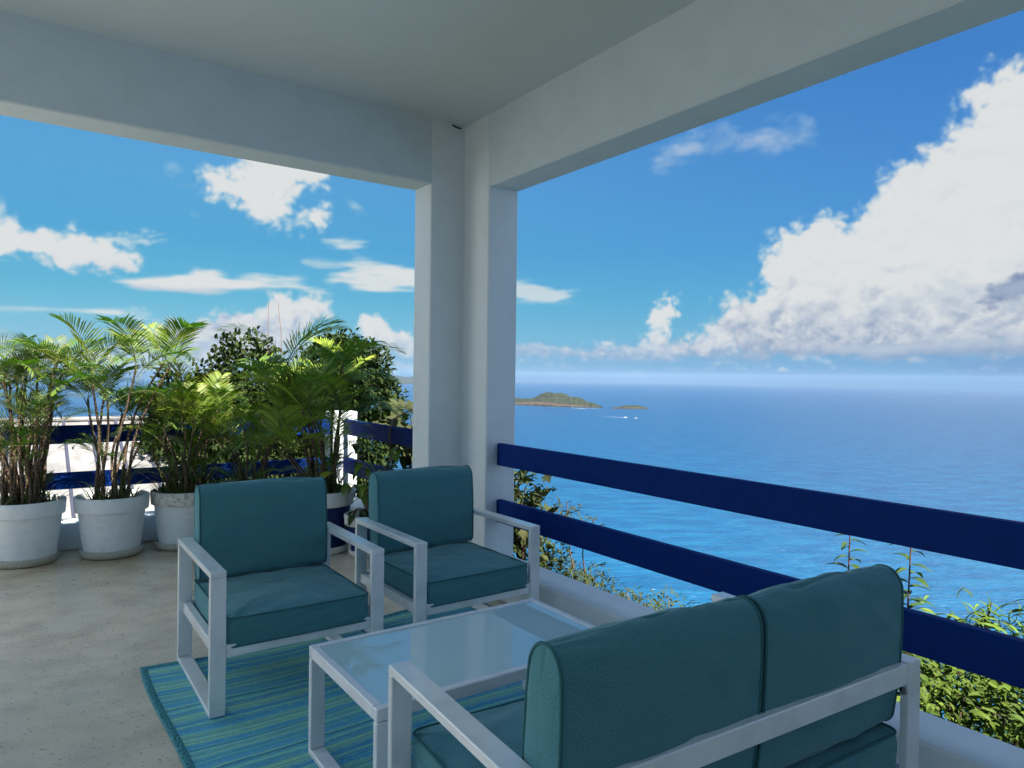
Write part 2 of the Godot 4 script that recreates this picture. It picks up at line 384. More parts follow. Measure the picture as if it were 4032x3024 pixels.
func sheet_into(st: SurfaceTool, points: Array, flip := false, uvs: Array = []) -> void:
	for i in points.size() - 1:
		for j in points[i].size() - 1:
			var order := [[i, j], [i + 1, j], [i + 1, j + 1], [i, j], [i + 1, j + 1], [i, j + 1]]
			if flip:
				order.reverse()
			for o in order:
				if uvs.size():
					st.set_uv(uvs[o[0]][o[1]])
				st.add_vertex(points[o[0]][o[1]])


func lathe(profile: Array, sides := 48, wob := 0.0) -> ArrayMesh:
	var rows := []
	for p in profile:
		var row := []
		for k in sides + 1:
			var a := TAU * (k % sides) / sides
			var r: float = p.x * (1.0 + wob * sin(a * 3.0 + p.y * 9.0))
			row.append(Vector3(cos(a) * r, p.y, sin(a) * r))
		rows.append(row)
	return sheet(rows, true)


func tube_into(st: SurfaceTool, path: Array, radii: Array, sides := 6, closed := false) -> void:
	var rows := []
	var n := path.size()
	var up := Vector3(0.31, 0.2, 0.93)
	for i in n:
		var d: Vector3 = (path[(i + 1) % n] - path[(i - 1 + n) % n]) if closed else (path[mini(i + 1, n - 1)] - path[maxi(i - 1, 0)])
		d = d.normalized()
		var u := (up - d * up.dot(d)).normalized()
		if u.length() < 0.5:
			u = d.cross(Vector3.RIGHT).normalized()
		up = u
		var v := d.cross(u)
		var row := []
		for k in sides + 1:
			var a := TAU * (k % sides) / sides
			row.append(path[i] + (u * cos(a) + v * sin(a)) * radii[mini(i, radii.size() - 1)])
		rows.append(row)
	if closed:
		rows.append(rows[0])
	sheet_into(st, rows, true)


func tube(path: Array, radii: Array, sides := 6, closed := false) -> ArrayMesh:
	var st := SurfaceTool.new()
	st.begin(Mesh.PRIMITIVE_TRIANGLES)
	tube_into(st, path, radii, sides, closed)
	st.generate_normals()
	return st.commit()


func scatter(called: String, parent: Node, mesh: Mesh, material: Material, places: Array, tints: Array) -> MultiMeshInstance3D:
	var mm := MultiMesh.new()
	mm.transform_format = MultiMesh.TRANSFORM_3D
	mm.use_colors = tints.size() > 0
	mm.mesh = mesh
	mm.instance_count = places.size()
	for i in places.size():
		mm.set_instance_transform(i, places[i])
		if tints.size():
			mm.set_instance_color(i, tints[i])
	var o := MultiMeshInstance3D.new()
	o.name = numbered(called, parent)
	o.multimesh = mm
	o.material_override = material
	o.set_meta("kind", "stuff")
	parent.add_child(o)
	return o


func lin(r: float, g: float, b: float) -> Color:
	return Color(r, g, b).linear_to_srgb()


func noise_tex(seed_value: int, freq: float, stops: Array, size := 512, octaves := 5, kind := FastNoiseLite.TYPE_SIMPLEX_SMOOTH) -> NoiseTexture2D:
	var t := NoiseTexture2D.new()
	t.width = size
	t.height = size
	t.seamless = true
	t.noise = fnl(seed_value, freq, octaves, kind)
	if stops.size():
		var g := Gradient.new()
		var offs := PackedFloat32Array()
		var cols := PackedColorArray()
		for s in stops:
			offs.append(s[0])
			cols.append(s[1])
		g.offsets = offs
		g.colors = cols
		t.color_ramp = g
	return t


func grey(v: float) -> Color:
	return Color(v, v, v)


func plain(color: Color, rough := 0.6, spec := 0.5) -> StandardMaterial3D:
	var m := StandardMaterial3D.new()
	m.albedo_color = color
	m.roughness = rough
	m.metallic_specular = spec
	return m


func over(m: StandardMaterial3D, tex: Texture2D, scale: float) -> StandardMaterial3D:
	m.albedo_texture = tex
	m.uv1_triplanar = true
	m.uv1_world_triplanar = true
	m.uv1_scale = Vector3(scale, scale, scale)
	return m


func relief(m: StandardMaterial3D, tex: Texture2D, cm: float) -> StandardMaterial3D:
	m.heightmap_enabled = true
	m.heightmap_texture = tex
	m.heightmap_scale = cm
	return m


func leafy(color: Color, back: Color, rough := 0.45) -> StandardMaterial3D:
	var m := plain(color, rough, 0.5)
	m.vertex_color_use_as_albedo = true
	m.cull_mode = BaseMaterial3D.CULL_DISABLED
	m.backlight_enabled = true
	m.backlight = back
	return m


func make_materials() -> void:
	var blotch := noise_tex(1, 0.006, [[0.0, grey(0.9)], [0.5, grey(0.98)], [1.0, grey(1.0)]])
	var grain := noise_tex(2, 0.08, [[0.3, grey(0.2)], [0.7, grey(0.9)]], 512, 4)
	# painted masonry: flat white with faint trowel relief and dusty patches
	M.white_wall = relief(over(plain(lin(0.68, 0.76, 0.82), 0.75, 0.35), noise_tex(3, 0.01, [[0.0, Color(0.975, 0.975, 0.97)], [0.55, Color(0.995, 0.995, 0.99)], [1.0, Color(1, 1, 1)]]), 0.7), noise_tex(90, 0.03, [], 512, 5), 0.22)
	M.beam = relief(over(plain(lin(0.57, 0.67, 0.73), 0.8, 0.3), noise_tex(91, 0.012, [[0.0, Color(0.965, 0.97, 0.965)], [0.5, Color(0.99, 0.99, 0.99)], [1.0, Color(1, 1, 1)]]), 0.6), noise_tex(90, 0.03, [], 512, 5), 0.2)  # same white paint darkened: shade put into the beam colour
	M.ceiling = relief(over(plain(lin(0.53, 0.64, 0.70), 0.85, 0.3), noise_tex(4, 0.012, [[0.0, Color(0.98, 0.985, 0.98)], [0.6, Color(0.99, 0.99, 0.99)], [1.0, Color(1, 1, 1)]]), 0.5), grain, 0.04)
	# worn concrete floor: warm grey, cloudy, freckled with dark pits
	var f := plain(lin(0.75, 0.66, 0.52), 0.5, 0.5)
	over(f, noise_tex(5, 0.007, [[0.2, Color(0.93, 0.925, 0.92)], [0.42, Color(0.97, 0.97, 0.965)], [0.7, Color(1.0, 1.0, 1.0)]], 1024, 6), 0.42)
	f.detail_enabled = true
	f.detail_blend_mode = BaseMaterial3D.BLEND_MODE_MUL
	f.detail_albedo = floor_specks()
	f.detail_uv_layer = BaseMaterial3D.DETAIL_UV_2
	f.uv2_triplanar = true
	f.uv2_world_triplanar = true
	f.uv2_scale = Vector3(0.62, 0.62, 0.62)
	f.roughness_texture = noise_tex(6, 0.008, [[0.25, grey(0.62)], [0.6, grey(0.95)]], 512, 5)
	f.roughness = 0.55
	f.metallic_specular = 0.6
	relief(f, noise_tex(7, 0.03, [[0.2, grey(0.2)], [0.7, grey(0.8)]], 512, 5), 0.12)
	M.floor = f
	M.white_metal = relief(over(plain(lin(0.83, 0.88, 0.92), 0.3, 0.72), blotch, 1.3), noise_tex(8, 0.2, [], 256, 2), 0.006)
	M.white_metal.clearcoat_enabled = true
	M.white_metal.clearcoat = 0.7
	M.white_metal.clearcoat_roughness = 0.18
	M.table_metal = relief(over(plain(lin(0.78, 0.82, 0.88), 0.32, 0.7), blotch, 1.1), noise_tex(8, 0.2, [], 256, 2), 0.006)
	M.navy = relief(over(plain(lin(0.003, 0.028, 0.18), 0.65, 0.18), noise_tex(9, 0.02, [[0.0, grey(0.93)], [0.6, grey(1.0)]], 512, 5), 0.9), noise_tex(10, 0.03, [], 256, 4), 0.1)
	# woven cushion cloth
	var cloth := plain(lin(0.078, 0.26, 0.31), 0.92, 0.25)
	over(cloth, noise_tex(11, 0.16, [[0.15, grey(0.8)], [0.5, grey(0.93)], [0.85, grey(1.0)]], 512, 2), 2.2)
	relief(cloth, weave(), 0.03)
	cloth.rim_enabled = true
	cloth.rim = 1.0
	cloth.rim_tint = 0.45
	M.cloth = cloth
	M.piping = over(plain(lin(0.045, 0.15, 0.17), 0.9, 0.25), blotch, 4.0)
	# table pane: back-painted glass
	var g := plain(lin(0.46, 0.68, 0.76), 0.02, 0.72)
	M.table_glass = g
	M.dark = plain(lin(0.012, 0.014, 0.016), 0.5)
	M.rug = rug_material()
	M.hem = over(plain(lin(0.1, 0.42, 0.48), 0.7, 0.3), noise_tex(12, 0.15, [[0.2, grey(0.5)], [0.7, grey(1.0)]], 256, 3), 2.0)
	# pots
	M.pot_white = relief(over(plain(lin(0.8, 0.86, 0.9), 0.6, 0.4), noise_tex(13, 0.012, [[0.12, Color(0.92, 0.93, 0.92)], [0.4, Color(0.985, 0.99, 0.99)], [1.0, Color(1, 1, 1)]], 512, 6), 1.6), grain, 0.015)
	M.pot_worn = relief(over(plain(lin(0.74, 0.76, 0.75), 0.8, 0.3), noise_tex(14, 0.02, [[0.26, Color(0.74, 0.67, 0.6)], [0.38, Color(0.88, 0.86, 0.82)], [0.46, Color(0.97, 0.97, 0.96)], [1.0, Color(1, 1, 1)]], 512, 6), 1.9), grain, 0.02)
	M.saucer = relief(over(plain(lin(0.55, 0.57, 0.53), 0.85, 0.3), noise_tex(15, 0.05, [[0.14, Color(0.25, 0.24, 0.22)], [0.2, Color(0.86, 0.85, 0.8)], [0.6, Color(0.97, 0.96, 0.92)], [1.0, Color(1, 1, 1)]], 512, 4), 2.6), grain, 0.1)
	M.pot_bright = relief(over(plain(lin(0.8, 0.81, 0.8), 0.6, 0.4), blotch, 2.0), grain, 0.04)
	M.pot_navy = relief(over(plain(lin(0.006, 0.02, 0.13), 0.55, 0.4), noise_tex(16, 0.02, [[0.0, grey(0.7)], [0.6, grey(1.0)]], 512, 5), 1.5), grain, 0.04)
	M.soil = relief(over(plain(lin(0.045, 0.033, 0.024), 0.95, 0.2), noise_tex(17, 0.06, [[0.2, grey(0.4)], [0.8, grey(1.0)]], 256, 4), 5.0), grain, 1.0)
	# plants
	M.frond = leafy(Color.WHITE, Color(0.5, 0.75, 0.16), 0.5)
	M.leaf = leafy(Color.WHITE, Color(0.34, 0.52, 0.1), 0.6)
	M.leaf.metallic_specular = 0.25
	M.cane = over(plain(lin(0.2, 0.17, 0.14), 0.8, 0.3), noise_tex(18, 0.03, [[0.2, Color(0.35, 0.3, 0.24)], [0.5, Color(0.8, 0.75, 0.68)], [0.8, Color(1, 0.98, 0.95)]], 256, 4), 6.0)
	M.bark = relief(over(plain(lin(0.13, 0.1, 0.075), 0.9, 0.2), noise_tex(19, 0.04, [[0.2, grey(0.35)], [0.8, grey(1.0)]], 256, 5), 3.0), grain, 0.6)
	M.twig = plain(lin(0.2, 0.13, 0.08), 0.8, 0.3)
	M.red_twig = plain(lin(0.14, 0.05, 0.035), 0.7, 0.4)
	M.dry = leafy(lin(0.3, 0.19, 0.1), Color(0.3, 0.2, 0.1), 0.8)
	M.ground = over(plain(lin(0.055, 0.06, 0.03), 0.95, 0.2), noise_tex(20, 0.02, [[0.2, grey(0.4)], [0.8, grey(1.0)]], 512, 5), 0.2)
	# neighbour
	M.roof = relief(over(plain(lin(0.25, 0.255, 0.265), 0.45, 0.5), noise_tex(21, 0.01, [[0.1, Color(0.8, 0.79, 0.76)], [0.5, Color(0.96, 0.96, 0.96)], [1.0, Color(1, 1, 1)]], 512, 5), 0.5), grain, 0.03)
	M.roof_rib = over(plain(lin(0.05, 0.055, 0.09), 0.5, 0.5), blotch, 0.8)  # ribs darkened so their colour draws the shaded flanks
	M.roof_fine = over(plain(lin(0.17, 0.175, 0.18), 0.5, 0.5), noise_tex(22, 0.01, [[0.1, Color(0.7, 0.69, 0.66)], [0.6, Color(1, 1, 1)]], 512, 5), 0.5)


func floor_specks() -> ImageTexture:
	# dark freckles and short scuffs, some pale
	var s := 1024
	var im := Image.create(s, s, false, Image.FORMAT_RGB8)
	im.fill(Color.WHITE)
	var r := RandomNumberGenerator.new()
	r.seed = 77
	for i in 2300:
		var x := r.randi_range(4, s - 12)
		var y := r.randi_range(4, s - 8)
		var v := r.randf_range(0.35, 0.85)
		var c := Color(v, v * 0.98, v * 0.95)
		if r.randf() < 0.1:
			c = Color(0.3, 0.28, 0.26)
		im.fill_rect(Rect2i(x, y, r.randi_range(2, 6), r.randi_range(1, 3)), c)
		if r.randf() < 0.3:
			im.fill_rect(Rect2i(x + 1, y - 1, r.randi_range(1, 6), 1), c.lightened(0.2))
	for i in 60:
		# smudges made of many light touches
		var cx := r.randi_range(60, s - 60)
		var cy := r.randi_range(60, s - 60)
		for k in 50:
			var v := r.randf_range(0.7, 0.93)
			im.fill_rect(Rect2i(cx + int(r.randfn(0, 22)), cy + int(r.randfn(0, 7)), r.randi_range(1, 7), 1), Color(v, v * 0.98, v * 0.94))
	return ImageTexture.create_from_image(im)


func weave() -> ImageTexture:
	var s := 256
	var b := PackedByteArray()
	b.resize(s * s)
	var r := RandomNumberGenerator.new()
	r.seed = 5
	for y in s:
		for x in s:
			var v := 128 + (44 if ((x / 2) + (y / 2)) % 2 == 0 else -44) + r.randi_range(-40, 40)
			b[y * s + x] = clampi(v, 0, 255)
	return ImageTexture.create_from_image(Image.create_from_data(s, s, false, Image.FORMAT_L8, b))


func rug_material() -> StandardMaterial3D:
	# plaited plastic straw: rows of strands in blues, teals and lime, each row flecked with its neighbours' colours
	var w := 1024
	var h := 1024
	var r := RandomNumberGenerator.new()
	r.seed = 31
	var kinds := [lin(0.06, 0.42, 0.8), lin(0.09, 0.58, 0.8), lin(0.12, 0.64, 0.74), lin(0.2, 0.72, 0.72), lin(0.34, 0.78, 0.64), lin(0.42, 0.82, 0.5), lin(0.014, 0.04, 0.22), lin(0.08, 0.42, 0.72)]
	var b := PackedByteArray()
	b.resize(w * h * 3)
	var hb := PackedByteArray()
	hb.resize(w * h)
	var band := fnl(8, 0.012, 2)
	var rows := h / 4
	var pick := []
	for i in rows:
		# broad bands drift between blue and green, with single odd strands
		var t := clampf(0.5 + band.get_noise_1d(i * 4.0) * 1.1, 0.0, 0.999)
		var k := int(t * 6.0)
		if r.randf() < 0.6:
			k = clampi(k + r.randi_range(-3, 3), 0, 5)
		if r.randf() < 0.1:
			k = 6
		if r.randf() < 0.05:
			k = 0
		pick.append(k)
	var fleck := PackedFloat32Array()
	for i in 4096:
		fleck.append(r.randf())
	for y in h:
		var row := y / 4
		var a: Color = kinds[pick[row]]
		var nb: Color = kinds[pick[(row + 1) % rows]]
		var edge := absf((y % 4) - 1.5) / 1.5
		for x in w:
			var ph := (x + (row % 2) * 5) % 10
			var dash := x / 10 + (1 if ph >= 6 else 0)
			var c := a if ph < 6 else nb
			if pick[row] != 6 and fleck[(dash * 7 + row * 131) % 4096] < 0.24:
				c = kinds[int(fleck[(dash * 3 + row * 57) % 4096] * 5.99)]
			var lift := 1.0 - 0.45 * absf(ph - 3.0) / 5.0
			var v := (0.95 + 0.18 * lift) * (1.0 - 0.12 * edge) + r.randf_range(-0.06, 0.06)  # relief shading painted in: crests lighter, strand edges darker
			var o := (y * w + x) * 3
			b[o] = clampi(int(c.r8 * v), 0, 255)
			b[o + 1] = clampi(int(c.g8 * v), 0, 255)
			b[o + 2] = clampi(int(c.b8 * v), 0, 255)
			hb[y * w + x] = clampi(int(255 * lift * (1.0 - 0.6 * edge)), 0, 255)
	var m := plain(Color.WHITE, 0.5, 0.5)
	m.albedo_texture = ImageTexture.create_from_image(Image.create_from_data(w, h, false, Image.FORMAT_RGB8, b))
	m.uv1_scale = Vector3(2.0, 3.4, 1.0)
	return relief(m, ImageTexture.create_from_image(Image.create_from_data(w, h, false, Image.FORMAT_L8, hb)), 0.25)


# ---------------------------------------------------------------- far: sea, islands, boats
func build_far() -> void:
	# open sea 300 m below, out to its horizon
	var st := SurfaceTool.new()
	st.begin(Mesh.PRIMITIVE_TRIANGLES)
	var rings := [0.0, 150.0, 400.0, 700.0, 1100.0, 1700.0, 2500.0, 3700.0, 6000.0, 10000.0, 18000.0, 31000.0]
	# shallower and greener towards the shore
	var rows := []
	var uvs := []
	for i in rings.size():
		var row := []
		var uv := []
		for k in 97:
			var a := TAU * (k % 96) / 96.0
			var p := Vector3(cos(a) * rings[i], -300.0, sin(a) * rings[i])
			row.append(p)
			uv.append(Vector2((p.x * 0.84 + p.z * 0.54) / 900.0, (p.z * 0.84 - p.x * 0.54) / 300.0))
		rows.append(row)
		uvs.append(uv)
	var sea := StandardMaterial3D.new()
	sea.albedo_color = Color.WHITE
	sea.albedo_texture = noise_tex(40, 0.01, [[0.25, lin(0.006, 0.095, 0.225)], [0.5, lin(0.008, 0.12, 0.26)], [0.8, lin(0.012, 0.15, 0.3)]], 512, 5)
	sea.roughness = 0.34
	sea.metallic_specular = 0.5
	var waves := NoiseTexture2D.new()
	waves.width = 1024
	waves.height = 1024
	waves.seamless = true
	waves.noise = fnl(41, 0.022, 6)
	sea.heightmap_enabled = true
	sea.heightmap_texture = waves
	sea.heightmap_scale = 420.0
	sea.vertex_color_use_as_albedo = true
	var st2 := SurfaceTool.new()
	st2.begin(Mesh.PRIMITIVE_TRIANGLES)
	for i in rows.size() - 1:
		for j in 96:
			for o in [[i, j], [i + 1, j], [i + 1, j + 1], [i, j], [i + 1, j + 1], [i, j + 1]]:
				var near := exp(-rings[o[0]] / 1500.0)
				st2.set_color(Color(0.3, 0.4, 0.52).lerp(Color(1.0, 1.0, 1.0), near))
				st2.set_uv(uvs[o[0]][o[1]])
				st2.set_normal(Vector3.UP)
				st2.add_vertex(rows[o[0]][o[1]])
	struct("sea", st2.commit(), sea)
	# two wooded islets
	M.island = over(plain(lin(0.048, 0.054, 0.05), 0.95, 0.1), noise_tex(43, 0.02, [[0.25, Color(0.45, 0.5, 0.35)], [0.5, Color(0.85, 0.9, 0.7)], [0.75, Color(1.0, 0.98, 0.72)]], 512, 6), 0.0022)  # base greyed to put some distance haze into the colour
	M.island_rock = over(plain(lin(0.14, 0.1, 0.07), 0.9, 0.2), noise_tex(44, 0.03, [[0.2, grey(0.45)], [0.8, grey(1.0)]], 256, 5), 0.01)
	island("island", Vector3(4560, -300, -6330), Vector3(0.19, 0, 0.98).normalized(), [[-1200, 30], [-700, 60], [-200, 48], [60, 54], [240, 68], [380, 112], [473, 126], [560, 116], [680, 100], [790, 82], [880, 60], [950, 44], [1010, 30], [1060, 16], [1110, 3]], 330.0, 5)
	island("island", Vector3(4830, -300, -5020), Vector3(0.62, 0, 0.3).normalized(), [[-110, 3], [-40, 14], [40, 22], [110, 30], [180, 26], [240, 22], [290, 4]], 70.0, 9)
	for s in [[Vector3(4430, -299.2, -5150), 150.0, 16.0], [Vector3(4520, -299.2, -5060), 90.0, 10.0]]:
		var foam := []
		for i in 5:
			var row := []
			for k in 17:
				var t := k / 16.0 - 0.5
				row.append(Vector3(t * s[1] * 0.5 + sin(k * 1.7 + i) * 6.0, 0.05 * sin(k + i), t * s[1]) + Vector3(1, 0, -0.4) * (i - 2) * s[2] * 0.3 * cos(t * PI))
			foam.append(row)
		var fo := part("surf", sheet(foam, true), plain(lin(0.75, 0.8, 0.8), 0.8), self, Transform3D(Basis.IDENTITY, s[0]))
		fo.set_meta("kind", "structure")
	# far mainland
	var hills := []
	for i in 9:
		var row := []
		for k in 41:
			var t := k / 40.0
			var n := fnl(50, 0.00035, 5)
			var u := Vector3(0.78, 0, 0.62).normalized()
			var p := Vector3(9300, 0, -23800) + u * (t - 0.35) * 6000.0 + Vector3(0.42, 0, -0.9) * (i - 4) * 420.0
			var ridge := cos((i - 4) / 4.2 * PI / 2)
			p.y = -304.0 + ridge * maxf(0.0, 300.0 + 170.0 * exp(-pow((t - 0.38) * 6.0, 2)) + 260.0 * n.get_noise_2d(p.x, p.z)) * smoothstep(0.0, 0.18, t) * smoothstep(1.0, 0.8, t)
			row.append(p)
		hills.append(row)
	struct("hills", sheet(hills), M.island)
	boat(Vector3(3772, -300, -3864), 0.35, 26.0, "white motor yacht trailing a long wake below the islands", true)
	boat(Vector3(3768, -300, -3752), 0.2, 24.0, "small pale motor boat to the right of the yacht with the wake", false)
	var sail := thing("sailing_boat", "tiny white sailing boat anchored just off the larger island", "sailboat", Vector3(4524, -300, -5389))
	part("hull", hull_mesh(16.0, 4.4, 2.2), M.white_metal, sail)
	part("mast", tube([Vector3(0, 1, 0), Vector3(0, 21, 0)], [0.25, 0.15], 6), M.white_metal, sail)
	part("sail", sheet([[Vector3(0, 3, 0.3), Vector3(0.5, 3, 6)], [Vector3(0.3, 11, 0.3), Vector3(0.5, 11, 3.2)], [Vector3(0, 20, 0.3), Vector3(0, 20, 0.35)]]), plain(lin(0.8, 0.8, 0.78), 0.8), sail)


func island(called: String, at: Vector3, along: Vector3, ridge: Array, half: float, seed_value: int) -> void:
	var side := Vector3.UP.cross(along).normalized()
	var n := fnl(seed_value, 0.006, 5)
	var a0: float = ridge[0][0]
	var a1: float = ridge[-1][0]
	var rows := []
	var shore := []
	for i in 33:
		var v := i / 16.0 - 1.0
		var row := []
		for k in 97:
			var a := lerpf(a0, a1, k / 96.0)
			var top := 0.0
			for q in ridge.size() - 1:
				if a >= ridge[q][0] and a <= ridge[q + 1][0]:
					top = lerpf(ridge[q][1], ridge[q + 1][1], smoothstep(0.0, 1.0, (a - ridge[q][0]) / (ridge[q + 1][0] - ridge[q][0])))
			var w := half * pow(clampf(sin(clampf(k / 96.0, 0.0, 1.0) * PI), 0.0, 1.0), 0.45)
			var g: float = n.get_noise_2d(a, v * w)
			row.append(along * a + side * v * w * (1.0 + 0.12 * n.get_noise_2d(a * 2.0, 40.0)) + Vector3.UP * (maxf(0.0, top * (1.0 - pow(absf(v), 1.7))) * (1.0 + 0.3 * g) + 7.0 * g * (1.0 - absf(v)) - 1.0 + 5.0 * (1.0 - pow(absf(v), 6.0))))
		rows.append(row)
		if absf(v) > 0.86:
			shore.append(row)
	var o := struct(called, sheet(rows), M.island, Transform3D(Basis.IDENTITY, at))
	for s in [0, 1]:
		var band := []
		for i in 2:
			var row := []
			for p in rows[1 if i == 0 else 3] if s == 0 else rows[31 if i == 0 else 29]:
				row.append(p + Vector3(0, 1.0 if i == 0 else 1.5, 0) - (side if s == 0 else -side) * 4.0)
			band.append(row)
		part("rocky_shore", sheet(band, s == 1), M.island_rock, o)


func hull_mesh(l: float, w: float, h: float) -> ArrayMesh:
	var rows := []
	for i in 9:
		var t := i / 8.0
		var half := w * 0.5 * pow(sin(clampf(0.28 + t * 0.72, 0, 1) * PI), 0.6)
		var z := (0.5 - t) * -l
		var row := []
		for q in [[0.0, h], [-1.0, h], [-0.85, h * 0.3], [0.0, -0.4], [0.85, h * 0.3], [1.0, h], [0.0, h]]:
			row.append(Vector3(q[0] * half, q[1] + t * t * h * 0.3, z))
		rows.append(row)
	return sheet(rows)


func boat(at: Vector3, turn: float, l: float, label: String, wake: bool) -> void:
	var t := thing("motor_boat", label, "boat", at, turn)
	part("hull", hull_mesh(l, l * 0.24, l * 0.12), M.white_metal, t)
	part("cabin", block(Vector3(-l * 0.08, l * 0.12, -l * 0.2), Vector3(l * 0.08, l * 0.24, l * 0.12), l * 0.02), M.white_metal, t)
	part("windows", block(Vector3(-l * 0.083, l * 0.165, -l * 0.16), Vector3(l * 0.083, l * 0.2, l * 0.1225), l * 0.005), M.dark, t)
	# water thrown up behind it, trailing away towards the left of the view
	var n := 200.0 if wake else 26.0
	var dir := Vector3(-0.52, 0, -0.85)
	var side := Vector3(0.85, 0, -0.52)
	var rows := []
	for i in 25:
		var k := i / 24.0
		var wd := lerpf(5.0, 2.0, k) if wake else 3.0 * (1.0 - k * 0.6)
		var row := []
		for j in 3:
			row.append(dir * (k * n - 6.0) + side * (j - 1) * wd * (0.8 + 0.3 * sin(i * 2.3)) + Vector3.UP * (0.5 + 0.5 * (1.0 - absf(j - 1)) * (1.0 - k)))
		rows.append(row)
	var wk := part("wake", sheet(rows), plain(lin(0.75, 0.8, 0.83), 0.8), self, Transform3D(Basis.IDENTITY, at))
	wk.set_meta("kind", "structure")


# ---------------------------------------------------------------- the terrace
const CEIL := 3.19
const REAR_WALL := 2.4
const LEFT_END := -1.2


func build_structure() -> void:
	# floor slab, as far as the added wall behind the camera
	# its top sheet carries the grime: brown water marks round the pots, scuffs towards the open side
	var stain := fnl(88, 0.9, 5)
	var fine := fnl(89, 3.5, 4)
	var top := SurfaceTool.new()
	top.begin(Mesh.PRIMITIVE_TRIANGLES)
	var nx := 90
	var nz := 170
	for i in nz + 1:
		for j in nx + 1:
			var x := lerpf(-2.2, 2.775, j / float(nx))
			var z := lerpf(-6.89, 2.4, i / float(nz))
			var wet := smoothstep(-5.2, -6.3, z + 0.5 * stain.get_noise_2d(x, z))
			var k := clampf(wet * (0.5 + 0.8 * stain.get_noise_2d(x * 1.6 + 40.0, z * 1.6)), 0.0, 1.0)
			var s := clampf(0.35 * fine.get_noise_2d(x, z * 1.6) + 0.25 * stain.get_noise_2d(x * 0.7, z * 0.7), -0.2, 0.2)
			var c := Color(1.0, 1.0, 1.0).lerp(Color(0.6, 0.47, 0.3), k) * (0.97 + s * 0.35)
			top.set_color(Color(c.r, c.g, c.b))
			top.set_normal(Vector3.UP)
			top.add_vertex(Vector3(x, 0.0, z))
	for i in nz:
		for j in nx:
			var o := i * (nx + 1) + j
			for q in [o, o + 1, o + nx + 2, o, o + nx + 2, o + nx + 1]:
				top.add_index(q)
	M.floor.vertex_color_use_as_albedo = true
	struct("terrace_floor", top.commit(), M.floor)
	struct("terrace_slab", block(Vector3(-2.2, -0.3, -6.89), Vector3(2.775, -0.004, 2.4), 0.002), M.white_wall)
	# ceiling slab over the covered part
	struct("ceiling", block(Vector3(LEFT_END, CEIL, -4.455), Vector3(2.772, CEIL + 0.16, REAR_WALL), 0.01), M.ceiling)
	# ground falling away to the sea
	var rows := []
	var n := fnl(60, 0.08, 4)
	for i in 60:
		var row := []
		for j in 60:
			var x := -60.0 + 150.0 * pow(j / 59.0, 1.0)
			var z := -110.0 + 140.0 * (i / 59.0)
			var y := -2.2 - 0.8 * maxf(0.0, x - 3.4) - 0.1 * maxf(0.0, -z - 7.5) - 0.75 * maxf(0.0, -z - 19.0) + n.get_noise_2d(x, z) * 0.9
			row.append(Vector3(x, maxf(y, -60.0), z))
		rows.append(row)
	struct("hillside", sheet(rows, false), M.ground)

	# pillar of L-shaped plan where the two openings meet
	var st := SurfaceTool.new()
	st.begin(Mesh.PRIMITIVE_TRIANGLES)
	st.set_smooth_group(-1)
	var plan := [Vector2(2.27, -4.218), Vector2(2.27, -4.458), Vector2(2.776, -4.458), Vector2(2.776, -3.911), Vector2(2.538, -3.911), Vector2(2.538, -4.218)]
	prism_into(st, plan, 0.0, CEIL + 0.05, 0.008)
	st.generate_normals()
	var pillar := thing("corner_pillar", "white plastered L-shaped pillar where the two roof beams meet", "pillar", Vector3.ZERO)
	part("shaft", st.commit(), M.white_wall, pillar)

	var lb := thing("roof_beam", "white beam over the left opening, ending at the pillar", "beam")
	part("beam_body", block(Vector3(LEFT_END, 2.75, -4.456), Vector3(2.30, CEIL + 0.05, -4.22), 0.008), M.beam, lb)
	var rb := thing("roof_beam", "white beam over the sea opening, running from the pillar towards the viewer", "beam")
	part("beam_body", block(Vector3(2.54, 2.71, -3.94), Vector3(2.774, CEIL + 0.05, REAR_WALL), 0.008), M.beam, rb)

	# the other columns that carry the roof, behind and to the left of the view
	var cn := 0
	for q in [[Vector3(LEFT_END, 0.001, -4.456), "white square roof column at the left end of the beam"]]:
		var col := thing("roof_column", q[1], "column", Vector3.ZERO)
		var base: Vector3 = q[0]
		part("shaft", block(base, Vector3(base.x + 0.25, [2.748][cn], base.z + 0.235), 0.008), M.white_wall, col)
		cn += 1
	# low parapets
	var pl := thing("low_wall", "low white parapet behind the row of potted palms", "low wall")
	part("parapet", block(Vector3(-1.39, 0.001, -6.892), Vector3(2.523, 0.221, -6.645), 0.012), M.white_wall, pl)
	var pr := thing("low_wall", "low white parapet under the navy rails on the sea side", "low wall")
	part("parapet", block(Vector3(2.525, 0.001, -3.909), Vector3(2.774, 0.221, 7.0), 0.012), M.white_wall, pr)
	var pm := thing("low_wall", "short low white parapet between the pillar and the corner post", "low wall")
	part("parapet", block(Vector3(2.525, 0.001, -6.643), Vector3(2.774, 0.221, -4.46), 0.012), M.white_wall, pm)
	var post := thing("corner_post", "short white square post at the far corner of the terrace railing", "post")
	part("shaft", block(Vector3(2.525, 0.001, -6.893), Vector3(2.775, 1.08, -6.645), 0.012), M.white_wall, post)

	# rails
	var r1 := thing("railing", "two wide navy boards in front of the sea, right of the pillar", "railing")
	for y in [[0.852, 1.0], [0.472, 0.622]]:
		part("rail_board", block(Vector3(2.624, y[0], -3.909), Vector3(2.668, y[1], 7.0), 0.005), M.navy, r1)
	var r2 := thing("railing", "two short navy boards between the white corner post and the pillar", "railing")
	for y in [[0.857, 1.005], [0.48, 0.63]]:
		part("rail_board", block(Vector3(2.624, y[0], -6.643), Vector3(2.668, y[1], -4.46), 0.005), M.navy, r2)
	var r3 := thing("railing", "two long navy boards behind the row of potted palms", "railing")
